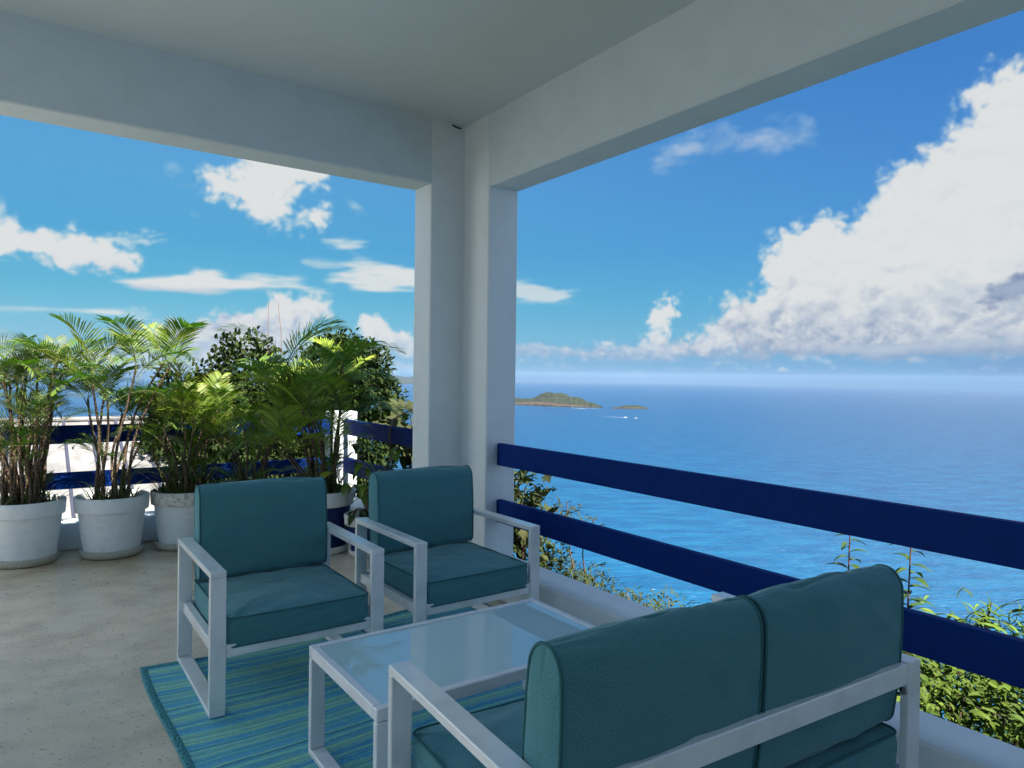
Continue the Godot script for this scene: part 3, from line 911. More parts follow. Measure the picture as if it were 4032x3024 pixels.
	for y in [[0.857, 1.005], [0.487, 0.622]]:
		part("rail_board", block(Vector3(-1.39, y[0], -6.765), Vector3(2.523, y[1], -6.72), 0.005), M.navy, r3)

	# unseen house wall and dark doors, added to cut light from behind the view
	var house := thing("added_rear_wall", "added white wall with wide dark doors, unseen behind the viewer, cutting light from the rear", "wall")
	part("wall", block(Vector3(-8.0, -0.3, REAR_WALL + 0.1), Vector3(2.523, 3.6, REAR_WALL + 0.3), 0.01), M.white_wall, house)
	for k in 3:
		part("added_dark_door", block(Vector3(-1.15 + k * 1.2, 0.02, REAR_WALL + 0.06), Vector3(0.03 + k * 1.2, 2.85, REAR_WALL + 0.098), 0.006), M.dark, house)  # dark panels added to lower the light from behind
	var wing := thing("added_bounce_wing", "added white single-storey wing, unseen beyond the left end of the terrace, bouncing sunlight in", "house")  # unseen wing added to bounce warm sunlight onto the floor
	part("wall", block(Vector3(-9.0, -0.3, -8.2), Vector3(-1.4, 3.9, -6.9), 0.02), M.white_wall, wing)
	part("roof", block(Vector3(-9.3, 3.9, -8.5), Vector3(-1.1, 4.1, -6.7), 0.02), M.white_wall, wing)


func prism_into(st: SurfaceTool, plan: Array, y0: float, y1: float, r: float) -> void:
	# upright prism with softened corners; plan runs clockwise seen from above or not, faces are turned outwards by the middle
	var soft := []
	var n := plan.size()
	for i in n:
		var p: Vector2 = plan[i]
		var a: Vector2 = (plan[(i - 1 + n) % n] - p).normalized() * r
		var b: Vector2 = (plan[(i + 1) % n] - p).normalized() * r
		soft.append(p + a)
		soft.append(p + b)
	var area := 0.0
	for i in soft.size():
		area += soft[i].cross(soft[(i + 1) % soft.size()])
	var flat := PackedVector2Array(soft)
	for i in soft.size():
		var p: Vector2 = soft[i]
		var q: Vector2 = soft[(i + 1) % soft.size()]
		var d := q - p
		var nn := Vector3(d.y, 0, -d.x) * (1.0 if area > 0 else -1.0)
		quad(st, Vector3(p.x, y0, p.y), Vector3(q.x, y0, q.y), Vector3(q.x, y1, q.y), Vector3(p.x, y1, p.y), nn)
	var idx := Geometry2D.triangulate_polygon(flat)
	for k in range(0, idx.size(), 3):
		for e in [[y0, Vector3.DOWN], [y1, Vector3.UP]]:
			tri(st, Vector3(soft[idx[k]].x, e[0], soft[idx[k]].y), Vector3(soft[idx[k + 1]].x, e[0], soft[idx[k + 1]].y), Vector3(soft[idx[k + 2]].x, e[0], soft[idx[k + 2]].y), e[1])


# ---------------------------------------------------------------- the house next door, below the far parapet
func build_neighbour() -> void:
	var t := thing("neighbour_house", "low neighbouring house with a white ribbed metal roof beyond the parapet", "house")
	part("wall", block(Vector3(-9.0, -3.6, -16.5), Vector3(1.7, -1.25, -9.0), 0.02), M.white_wall, t)
	# the slope that faces the terrace, rising away: single sheets, each with its standing rib
	var w := 0.36
	var z0 := -8.6
	var z1 := -13.3
	var y0 := -1.12
	var y1 := 0.66
	var run := Vector3(0, y1 - y0, z1 - z0)
	var pan := block(Vector3(-w / 2 + 0.003, -0.02, -0.02), Vector3(w / 2 - 0.003, 0.0, run.length()), 0.003)
	var rib := block(Vector3(-0.022, -0.001, -0.015), Vector3(0.022, 0.032, run.length()), 0.008)
	var tilt := Basis(Vector3.RIGHT, atan2(y1 - y0, z0 - z1)) * Basis(Vector3.UP, PI)
	for i in 14:
		var at := Vector3(2.0 - w * (i + 0.5), y0 + 0.004 * sin(i * 2.1), z0)
		part("roof_sheet", pan, M.roof, t, Transform3D(tilt, at))
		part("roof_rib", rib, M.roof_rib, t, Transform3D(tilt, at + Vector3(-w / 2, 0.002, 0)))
	part("ridge_cap", block(Vector3(-8.0, 0.64, -13.5), Vector3(2.05, 0.7, -13.2), 0.02), M.roof, t)
	# far slope, out of sight
	part("far_slope", sheet([[Vector3(-8.0, 0.65, -13.4), Vector3(2.0, 0.65, -13.4)], [Vector3(-8.0, -1.1, -17.0), Vector3(2.0, -1.1, -17.0)]], false), M.roof, t)
	# cross wing with close corrugation, rising to the left
	var rows := []
	for i in 241:
		var z := lerpf(-8.3, -14.6, i / 240.0)
		var wave := 0.012 * sin(i * TAU / 4.0)
		var row := []
		for k in 2:
			row.append(Vector3(lerpf(0.35 - (z + 8.3) * 0.0, -5.0, k), lerpf(lerpf(-0.9, 0.5, (-8.3 - z) / 6.3), lerpf(-0.9, 0.5, (-8.3 - z) / 6.3) + 1.05, k) + wave, z))
		rows.append(row)
	part("corrugated_wing", sheet(rows, true), M.roof_fine, t)


# ---------------------------------------------------------------- furniture
func outline(w: float, h: float, radii: Array, belly: float, count := 10) -> Array:
	# rounded rectangle about the middle, clockwise; radii for the corners (+,+) (+,-) (-,-) (-,+); belly pushes the long sides out
	var pts := []
	var corners := [[1, 1, 0], [1, -1, 1], [-1, -1, 2], [-1, 1, 3]]
	for ci in 4:
		var c: Array = corners[ci]
		var r: float = radii[c[2]]
		var o := Vector2(c[0] * (w / 2 - r), c[1] * (h / 2 - r))
		var a0: float = [PI / 2, 0.0, -PI / 2, -PI][ci]
		for k in 7:
			var a := a0 - k / 6.0 * PI / 2
			pts.append(o + Vector2(cos(a), sin(a)) * r)
		# along the side to the next corner
		var nx: Array = corners[(ci + 1) % 4]
		var rn: float = radii[nx[2]]
		var b := Vector2(nx[0] * (w / 2 - rn), nx[1] * (h / 2 - rn))
		var e0: Vector2 = pts[-1]
		var a1: float = [0.0, -PI / 2, -PI, -PI * 1.5][ci]
		var e1 := b + Vector2(cos(a1), sin(a1)) * rn
		for k in range(1, count):
			pts.append(e0.lerp(e1, k / float(count)))
	for i in pts.size():
		var p: Vector2 = pts[i]
		pts[i] = p + Vector2(signf(p.x) * belly * (1.0 - pow(2.0 * p.y / h, 2)) * (1.0 if absf(p.x) > w * 0.35 else 0.0), signf(p.y) * belly * (1.0 - pow(2.0 * p.x / w, 2)) * (1.0 if absf(p.y) > h * 0.35 else 0.0))
	return pts


# a boxed cushion: walls run round the outline, a panel closes each end of the local Y axis
func cushion(pts: Array, depth: float, crown_top: float, crown_bottom: float, wall_out: float, pucker: float, wall_folds: float, seed_value: int) -> ArrayMesh:
	var n := fnl(seed_value, 1.0, 3)
	var st := SurfaceTool.new()
	st.begin(Mesh.PRIMITIVE_TRIANGLES)
	var m := pts.size()
	var nrm := []
	var len_at := []
	var run := 0.0
	for i in m:
		var t: Vector2 = (pts[(i + 1) % m] - pts[(i - 1 + m) % m]).normalized()
		nrm.append(Vector2(-t.y, t.x))
		len_at.append(run)
		run += (pts[(i + 1) % m] - pts[i]).length()
	var rows := []
	var levels := 15
	for j in levels:
		var s := j / (levels - 1.0) * 2.0 - 1.0
		var row := []
		for i in m + 1:
			var k := i % m
			var near_end := exp(-(1.0 - absf(s)) * depth / 2.0 / 0.055)
			var rg := maxf(0.0, 0.55 - absf(n.get_noise_2d(len_at[k] * 5.0 + 70.0, s * 1.1 + len_at[k] * 1.5)) * 5.0)
			var f := -rg * wall_folds * 2.2 + n.get_noise_2d(len_at[k] * 30.0, s * 2.2) * wall_folds * (0.25 + near_end) + n.get_noise_2d(len_at[k] * 7.0, s * 1.4 + 9.0) * wall_folds * 0.8
			if j == 0 or j == levels - 1:
				f = 0.0
			var p: Vector2 = pts[k] + nrm[k] * (wall_out * (1.0 - s * s) + f)
			row.append(Vector3(p.x, s * depth / 2.0, p.y))
		rows.append(row)
	sheet_into(st, rows, false)
	for e in [-1.0, 1.0]:
		st.set_smooth_group(1 if e > 0 else 2)
		var crown := crown_top if e > 0 else crown_bottom
		var caps := []
		var steps := 16
		for j in steps + 1:
			var q := 1.0 - pow(j / float(steps), 0.8) if j < steps else 0.0
			q = 1.0 - j / float(steps)
			q = 1.0 - pow(1.0 - q, 1.6)
			var row := []
			for i in m + 1:
				var k := i % m
				var p: Vector2 = pts[k] * q
				var inward: float = (pts[k] - p).length()
				var y := crown * (1.0 - pow(q, 3.0))
				var away := clampf(inward / 0.012, 0.0, 1.0)
				y += pucker * n.get_noise_2d(len_at[k] * 24.0, inward * 5.0) * exp(-inward / 0.07) * away
				y += pucker * 0.5 * n.get_noise_2d(p.x * 6.0 + 31.0, p.y * 6.0) * away - pucker * 0.45 * maxf(0.0, 0.5 - absf(n.get_noise_2d(p.x * 5.0 + 3.0, p.y * 2.4 + 8.0)) * 6.0) * away
				row.append(Vector3(p.x, e * (depth / 2.0 + y), p.y))
			caps.append(row)
		sheet_into(st, caps, e < 0)
	st.index()
	st.generate_normals()
	return st.commit()


func cord(pts: Array, y: float, r: float) -> ArrayMesh:
	var path := []
	for p in pts:
		path.append(Vector3(p.x, y, p.y))
	return tube(path, [r], 6, true)


# frame bars: broad flat bars in the side loops
const BAR := 0.065
const FLAT := 0.026


func seat_frame(t: Node3D, w: float, d: float, arm: float, back_lo: float) -> void:
	# local: x across, z towards the front, origin at the middle of the front edge on the ground
	for s in [-1.0, 1.0]:
		var xo: float = s * w / 2
		var xi: float = s * (w / 2 - BAR)
		part("armrest", block(Vector3(xo, arm - FLAT, -d), Vector3(xi, arm, 0), 0.003), M.white_metal, t)
		part("leg", block(Vector3(xo, FLAT, -FLAT), Vector3(xi, arm - FLAT - 0.0005, 0), 0.003), M.white_metal, t)
		part("leg", block(Vector3(xo, FLAT, -d), Vector3(xi, arm - FLAT - 0.0005, -d + FLAT), 0.003), M.white_metal, t)
		part("floor_runner", block(Vector3(xo, 0.004, -d), Vector3(xi, FLAT - 0.0005, 0), 0.003), M.white_metal, t)
		part("side_rail", block(Vector3(s * (w / 2 - 0.022), 0.245, -d + FLAT + 0.001), Vector3(s * (w / 2 - 0.058), 0.296, -FLAT - 0.001), 0.003), M.white_metal, t)
	part("front_rail", block(Vector3(-w / 2 + BAR + 0.001, 0.243, -FLAT - 0.004), Vector3(w / 2 - BAR - 0.001, 0.296, -0.004), 0.003), M.white_metal, t)
	part("rear_rail", block(Vector3(-w / 2 + BAR + 0.001, 0.243, -d + 0.002), Vector3(w / 2 - BAR - 0.001, 0.296, -d + FLAT), 0.003), M.white_metal, t)
	part("back_rail", block(Vector3(-w / 2 + BAR + 0.001, back_lo, -d + 0.002), Vector3(w / 2 - BAR - 0.001, arm - 0.003, -d + FLAT + 0.004), 0.003), M.white_metal, t)
	for k in int(round(w / 0.2)):
		var x := lerpf(-w / 2 + 0.14, w / 2 - 0.14, k / maxf(1.0, round(w / 0.2) - 1.0))
		part("seat_slat", block(Vector3(x - 0.02, 0.262, -d + FLAT + 0.002), Vector3(x + 0.02, 0.278, -FLAT - 0.006), 0.003), M.white_metal, t)


func add_cushions(t: Node3D, x: float, w: float, front: float, back: float, top: float, bulge: float, seed_value: int) -> void:
	# seat: lies on the slats between the rails
	var h := 0.122
	var seat_pts := outline(w - 0.008, front - back, [0.03, 0.03, 0.03, 0.03], 0.003, 14)
	var seat := part("seat_cushion", cushion(seat_pts, h, 0.028, 0.004, 0.005, 0.016, 0.004, seed_value), M.cloth, t, moved(x, 0.281 + h / 2, (front + back) / 2))
	part("piping", cord(seat_pts, h / 2 + 0.001, 0.0042), M.piping, seat)
	part("piping", cord(seat_pts, -h / 2 + 0.002, 0.0042), M.piping, seat)
	# back: boxed at its two ends, leaning a little against the back rail
	var bh := top - 0.425
	var bd := 0.108
	var back_pts := outline(bd, bh, [0.05, 0.025, 0.025, 0.042], bulge, 12)
	var basis := Basis(Vector3(0, 0, -1), Vector3(1, 0, 0), Vector3(0, -1, 0))
	# outline x -> depth (z), outline y -> height
	basis = Basis(Vector3(0, 0, 1), Vector3(1, 0, 0), Vector3(0, 1, 0))
	var lean := Basis(Vector3.RIGHT, deg_to_rad(-3.0))
	var b := part("back_cushion", cushion(back_pts, w - 0.012, 0.008, 0.008, 0.009, 0.003, 0.0075, seed_value + 50), M.cloth, t, Transform3D(lean * basis, Vector3(x, 0.428 + bh / 2, back + 0.066)))
	part("piping", cord(back_pts, (w - 0.012) / 2, 0.0042), M.piping, b)
	part("piping", cord(back_pts, -(w - 0.012) / 2, 0.0042), M.piping, b)


func build_furniture() -> void:
	# rug
	var rows := []
	var uvs := []
	var n := fnl(70, 1.1, 3)
	for i in 91:
		var z := lerpf(-3.80, -0.55, i / 90.0)
		var row := []
		var uv := []
		for j in 61:
			var u := j / 60.0
			var x := lerpf(0.487, 2.41, u)
			var bend := 0.05 * sin(u * 5.0 + 0.5) * exp(-(z + 3.8) / 0.9) + 0.02 * sin(u * 7.0 + z * 2.0)
			var side := 0.012 * sin(z * 4.0) * (1.0 - u)
			var lift := 0.012 * maxf(0.0, n.get_noise_2d(x * 0.7, z * 2.2) + 0.15) * smoothstep(0.0, 0.08, u)
			row.append(Vector3(x + side, 0.006 + lift + (0.006 * maxf(0.0, sin(u * 9.0 + 1.0)) if i < 2 else 0.0), z + bend))
			uv.append(Vector2(u, i / 90.0 * 1.7))
		rows.append(row)
		uvs.append(uv)
	var rug := thing("rug", "woven striped rug in blue, teal and lime under the seating group", "rug")
	part("woven_field", sheet(rows, true, uvs), M.rug, rug)
	for e in [0, 1, 2]:
		# bound hems along the left, far and right edges
		var path := []
		if e == 0:
			for r in rows:
				path.append(r[0] + Vector3(0.004, 0, 0))
		elif e == 1:
			for p in rows[0]:
				path.append(p + Vector3(0, 0, 0.003))
		else:
			for r in rows:
				path.append(r[-1])
		var strip := []
		for q in [[-0.006, -0.005], [-0.005, 0.004], [0.0, 0.0055], [0.022, 0.004], [0.026, 0.001]]:
			var row := []
			for p in path:
				row.append(p + (Vector3(0, q[1], q[0]) if e == 1 else Vector3(q[0] if e == 0 else -q[0], q[1], 0)))
			strip.append(row)
		part("hem", sheet(strip, e == 0), M.hem, rug)

	# armchairs
	var a := thing("armchair", "white framed armchair with teal cushions, nearer one, on the left edge of the rug", "armchair", Vector3(1.035, 0.01, -3.072), 0.0, "white armchairs with teal cushions")
	seat_frame(a, 0.78, 0.73, 0.612, 0.55)
	add_cushions(a, 0.0, 0.645, -0.004, -0.705, 0.868, 0.008, 100)
	var b := a.duplicate() as Node3D
	b.name = numbered("armchair", self)
	add_child(b)
	b.position = Vector3(1.985, 0.01, -3.085)
	b.rotation.y = deg_to_rad(1.2)
	tag(b, "white framed armchair with teal cushions, farther one, beside the white pillar", "armchair", "white armchairs with teal cushions")

	# two-seat sofa, seen from behind
	var turn := atan2(2.246 - 0.866, 0.0) - PI / 2
	var s := thing("sofa", "white framed two-seat sofa with teal cushions, seen from behind", "sofa", Vector3(1.556, 0.01, -1.7925), PI - 0.055)
	seat_frame(s, 1.385, 0.757, 0.612, 0.548)
	add_cushions(s, 0.314, 0.624, -0.004, -0.735, 0.868, 0.012, 300)
	add_cushions(s, -0.314, 0.624, -0.004, -0.735, 0.868, 0.012, 420)
	for q in [-1, 1]:
		part("bolt", lathe([Vector2(0.0, 0.0), Vector2(0.012, 0.0), Vector2(0.012, 0.012), Vector2(0.0, 0.014)], 14), M.dark, s, Transform3D(Basis(Vector3.FORWARD, q * PI / 2), Vector3(q * (1.385 / 2 - BAR), 0.525, -0.757 + 0.016)))

	# coffee table
	var x0 := 0.897
	var x1 := 1.952
	var z0 := -2.593
	var z1 := -1.977
	var top := 0.424
	var t := thing("coffee_table", "white metal coffee table with a pale reflecting glass top", "coffee table", Vector3((x0 + x1) / 2, 0.01, (z0 + z1) / 2))
	var hx := (x1 - x0) / 2
	var hz := (z1 - z0) / 2
	top -= 0.01
	var fw := 0.03
	for q in [-1.0, 1.0]:
		part("top_rail", block(Vector3(-hx, top - 0.042, q * hz), Vector3(hx, top, q * (hz - fw)), 0.003), M.table_metal, t)
		part("top_rail", block(Vector3(q * hx, top - 0.042, -hz + fw + 0.001), Vector3(q * (hx - fw), top, hz - fw - 0.001), 0.003), M.table_metal, t)
		for z in [-1.0, 1.0]:
			part("leg", block(Vector3(q * hx, 0.026, z * hz), Vector3(q * (hx - 0.055), top - 0.045, z * (hz - 0.027)), 0.003), M.table_metal, t)
		part("floor_runner", block(Vector3(q * hx, 0.004, -hz), Vector3(q * (hx - 0.055), 0.0255, hz), 0.003), M.table_metal, t)
		for z in [-1.0, 1.0]:
			part("foot", lathe([Vector2(0.0, -0.004), Vector2(0.014, -0.004), Vector2(0.014, 0.004), Vector2(0.0, 0.004)], 12), M.dark, t, moved(q * (hx - 0.03), 0.004, z * (hz - 0.05)))
	part("glass_top", block(Vector3(-hx + fw + 0.001, top - 0.012, -hz + fw + 0.001), Vector3(hx - fw - 0.001, top - 0.004, hz - fw - 0.001), 0.001), M.table_glass, t)


# ---------------------------------------------------------------- pots and their plants
func frond_mesh(l: float, start: float, bend: float, leaf_len: float, leaf_w: float, pairs: int, lift: float, seed_value: int, tint: Color) -> ArrayMesh:
	# a feather leaf: arching rib with narrow leaflets along both sides; local +Y up, +Z outwards
	var r := RandomNumberGenerator.new()
	r.seed = seed_value
	var st := SurfaceTool.new()
	st.begin(Mesh.PRIMITIVE_TRIANGLES)
	st.set_smooth_group(-1)
	var pts := [Vector3.ZERO]
	var dirs := []
	var steps := 16
	for i in steps:
		var a := start - bend * pow((i + 0.5) / steps, 1.3)
		var d := Vector3(0.06 * sin(i * 0.7 + seed_value), sin(a), cos(a)).normalized()
		dirs.append(d)
		pts.append(pts[-1] + d * l / steps)
	dirs.append(dirs[-1])
	st.set_color(Color(0.17, 0.19, 0.06))
	var radii := []
	for i in steps + 1:
		radii.append(lerpf(0.0045, 0.0012, i / float(steps)))
	tube_into(st, pts, radii, 4)
	for k in pairs:
		var t := lerpf(0.2, 0.985, k / float(pairs - 1))
		var f := t * steps
		var i := mini(int(f), steps - 1)
		var at: Vector3 = (pts[i] as Vector3).lerp(pts[i + 1], f - i)
		var d: Vector3 = dirs[i]
		var up := Vector3.RIGHT.cross(d).normalized()
		if up.y < 0.0:
			up = -up
		for s in [-1.0, 1.0]:
			if r.randf() < 0.04:
				continue
			var ll := leaf_len * pow(sin(PI * clampf(0.14 + t * 0.74, 0.0, 1.0)), 0.7) * r.randf_range(0.85, 1.1)
			var side := Vector3(s, 0, 0)
			var go: Vector3 = (side * lerpf(0.95, 0.55, t) + d * lerpf(0.55, 1.0, t) + up * (lift + r.randf_range(-0.12, 0.12))).normalized()
			var wide := go.cross(up).normalized() * leaf_w
			wide = (wide + up * leaf_w * 0.3 * s).normalized() * leaf_w * r.randf_range(0.8, 1.15)
			var p1 := at + go * ll * 0.3
			var p2 := at + go * ll * 0.68 + Vector3.DOWN * ll * 0.06
			var p3 := at + go * ll + Vector3.DOWN * ll * r.randf_range(0.1, 0.28)
			var v := r.randf_range(0.75, 1.2)
			var c := Color(tint.r * v, tint.g * v, tint.b * v)
			if r.randf() < 0.05:
				c = Color(0.26, 0.24, 0.05)
			st.set_color(c)
			st.add_vertex(at)
			st.add_vertex(p1 - wide * 0.9)
			st.add_vertex(p1 + wide * 0.9)
			for q in [p1 - wide * 0.9, p2 - wide * 0.85, p2 + wide * 0.85, p1 - wide * 0.9, p2 + wide * 0.85, p1 + wide * 0.9]:
				st.add_vertex(q)
			st.set_color(Color(c.r * 1.1, c.g * 0.95, c.b * 0.7))
			st.add_vertex(p2 - wide * 0.85)
			st.add_vertex(p3)
			st.add_vertex(p2 + wide * 0.85)
	st.generate_normals()
	return st.commit()


func blade_mesh() -> ArrayMesh:
	# one arching grass blade, unit height
	var st := SurfaceTool.new()
	st.begin(Mesh.PRIMITIVE_TRIANGLES)
	st.set_smooth_group(-1)
	var rows := []
	for i in 6:
		var t := i / 5.0
		var w := 0.022 * (1.0 - t * t)
		rows.append([Vector3(-w, t - 0.2 * t * t * t, 0.55 * t * t), Vector3(w, t - 0.2 * t * t * t, 0.55 * t * t)])
	sheet_into(st, rows)
	st.generate_normals()
	return st.commit()


func pot(t: Node3D, h: float, rim_r: float, top_r: float, foot_r: float, band: float, body: Material, rim: Material, lift: float) -> void:
	# tapering wall with a broad band at the top; soil a little below the lip
	var b := part("pot", lathe([Vector2(0.0, lift), Vector2(foot_r - 0.01, lift), Vector2(foot_r - 0.001, lift + 0.004), Vector2(foot_r, lift + 0.012), Vector2(foot_r + 0.002, lift + 0.03), Vector2(lerpf(foot_r, top_r, 0.5) + 0.002, lift + (h - lift - band) * 0.5), Vector2(top_r - 0.002, h - band - 0.02), Vector2(top_r, h - band + 0.01)], 56), body, t)
	part("rim", lathe([Vector2(top_r - 0.01, h - band - 0.002), Vector2(rim_r - 0.016, h - band), Vector2(rim_r - 0.008, h - band + 0.001), Vector2(rim_r - 0.007, h - band + 0.006), Vector2(rim_r - 0.006, h - band + 0.016), Vector2(rim_r - 0.004, h - band + 0.04), Vector2(rim_r, h - 0.014), Vector2(rim_r - 0.003, h - 0.004), Vector2(rim_r - 0.011, h), Vector2(rim_r - 0.02, h - 0.004), Vector2(rim_r - 0.028, h - 0.02), Vector2(top_r - 0.03, h - band - 0.02)], 56), rim, b)
	var rows := []
	var n := fnl(int(h * 1000.0) + int(rim_r * 3000.0), 9.0, 3)
	for i in 9:
		var row := []
		for k in 29:
			var a := TAU * (k % 28) / 28.0
			var r := (rim_r - 0.026) * i / 8.0
			row.append(Vector3(cos(a) * r, h - 0.055 + 0.018 * n.get_noise_2d(cos(a) * r * 3.0, sin(a) * r * 3.0) + 0.012 * (1.0 - i / 8.0), sin(a) * r))
		rows.append(row)
	part("soil", sheet(rows), M.soil, t)


func saucer(at: Vector3, r: float, h: float, label: String, m: Material) -> void:
	var o := part("plant_saucer", lathe([Vector2(0.0, 0.002), Vector2(r - 0.025, 0.002), Vector2(r - 0.006, 0.01), Vector2(r, h - 0.004), Vector2(r - 0.004, h), Vector2(r - 0.012, h - 0.002), Vector2(r - 0.02, 0.018), Vector2(0.0, 0.014)], 56), m, self, Transform3D(Basis.IDENTITY, at))
	tag(o, label, "saucer", "saucers under the plant pots")


var fronds: Array = []
var blade: ArrayMesh


# canes: how many; reach: how far they lean; heights between lo and hi; size of the fronds
func palm(t: Node3D, y0: float, spread: float, canes: int, lo: float, hi: float, crown: int, size: float, lean: float, seed_value: int, kinds: Array, low_fronds: int, grass: int, grass_h: float, away := Vector2.ZERO) -> void:
	var r := RandomNumberGenerator.new()
	r.seed = seed_value
	for i in canes:
		var a := TAU * (i + r.randf() * 0.8) / canes
		var rad := spread * sqrt(r.randf_range(0.1, 1.0))
		var base := Vector3(cos(a) * rad, y0 - 0.06, sin(a) * rad)
		var hgt := lerpf(lo, hi, pow(r.randf(), 0.8)) if i > 0 else hi
		var go := (Vector3(cos(a), 0, sin(a)) * lean * r.randf_range(0.3, 1.2) + Vector3(away.x, 0, away.y)) * (hgt / hi)
		var path := []
		var radii := []
		for k in 9:
			var q := k / 8.0
			path.append(base + Vector3(0, (hgt - y0) * q, 0) + go * q * q + Vector3(0.014 * sin(q * 7.0 + i), 0, 0.014 * cos(q * 6.0 + i * 2.0)))
			radii.append(lerpf(0.0125, 0.007, q) + (0.0012 if k % 2 == 0 else 0.0))
		part("stem", tube(path, radii, 7), M.cane, t)
		var tip: Vector3 = path[-1]
		var n := crown + r.randi_range(-1, 1)
		for k in n:
			var fa := TAU * (k + r.randf() * 0.7) / n + i * 1.3
			# the newest leaf stands up, the older ones arch out
			var tilt := r.randf_range(-0.25, 0.35)
			var sc := size * r.randf_range(0.75, 1.12)
			var f: ArrayMesh = fronds[kinds[r.randi_range(0, kinds.size() - 1)]]
			var bs := Basis(Vector3.UP, fa) * Basis(Vector3.RIGHT, tilt) * Basis(Vector3.BACK, r.randf_range(-0.2, 0.2))
			part("frond", f, M.frond, t, Transform3D(bs.scaled(Vector3(sc, sc, sc)), tip + Vector3(0, -0.03 * k, 0) * (1.0 if k > 1 else 0.0)))
	for i in low_fronds:
		var a := r.randf() * TAU
		var rad := spread * sqrt(r.randf())
		var sc := size * r.randf_range(0.45, 0.8)
		var y := y0 + r.randf_range(0.0, (lo - y0) * 0.75)
		var f: ArrayMesh = fronds[kinds[r.randi_range(0, kinds.size() - 1)]]
		part("frond", f, M.frond, t, Transform3D((Basis(Vector3.UP, a) * Basis(Vector3.RIGHT, r.randf_range(-0.35, 0.3))).scaled(Vector3(sc, sc, sc)), Vector3(cos(a) * rad, y, sin(a) * rad)))
	var places := []
	var tints := []
	for i in grass:
		var a := r.randf() * TAU
		var rad := (spread + 0.05) * sqrt(r.randf())
		var h := grass_h * r.randf_range(0.35, 1.0)
		places.append(Transform3D((Basis(Vector3.UP, r.randf() * TAU) * Basis(Vector3.RIGHT, r.randf_range(-0.1, 0.5))).scaled(Vector3(0.35 * r.randf_range(0.6, 1.1), h, h * r.randf_range(0.4, 1.1))), Vector3(cos(a) * rad, y0 - 0.05, sin(a) * rad)))
		var v := r.randf_range(0.7, 1.3)
		tints.append(Color(0.09 * v, 0.15 * v, 0.03 * v) if r.randf() < 0.62 else Color(0.2 * v, 0.15 * v, 0.08 * v))
	if grass:
		scatter("undergrowth", t, blade, M.frond, places, tints)


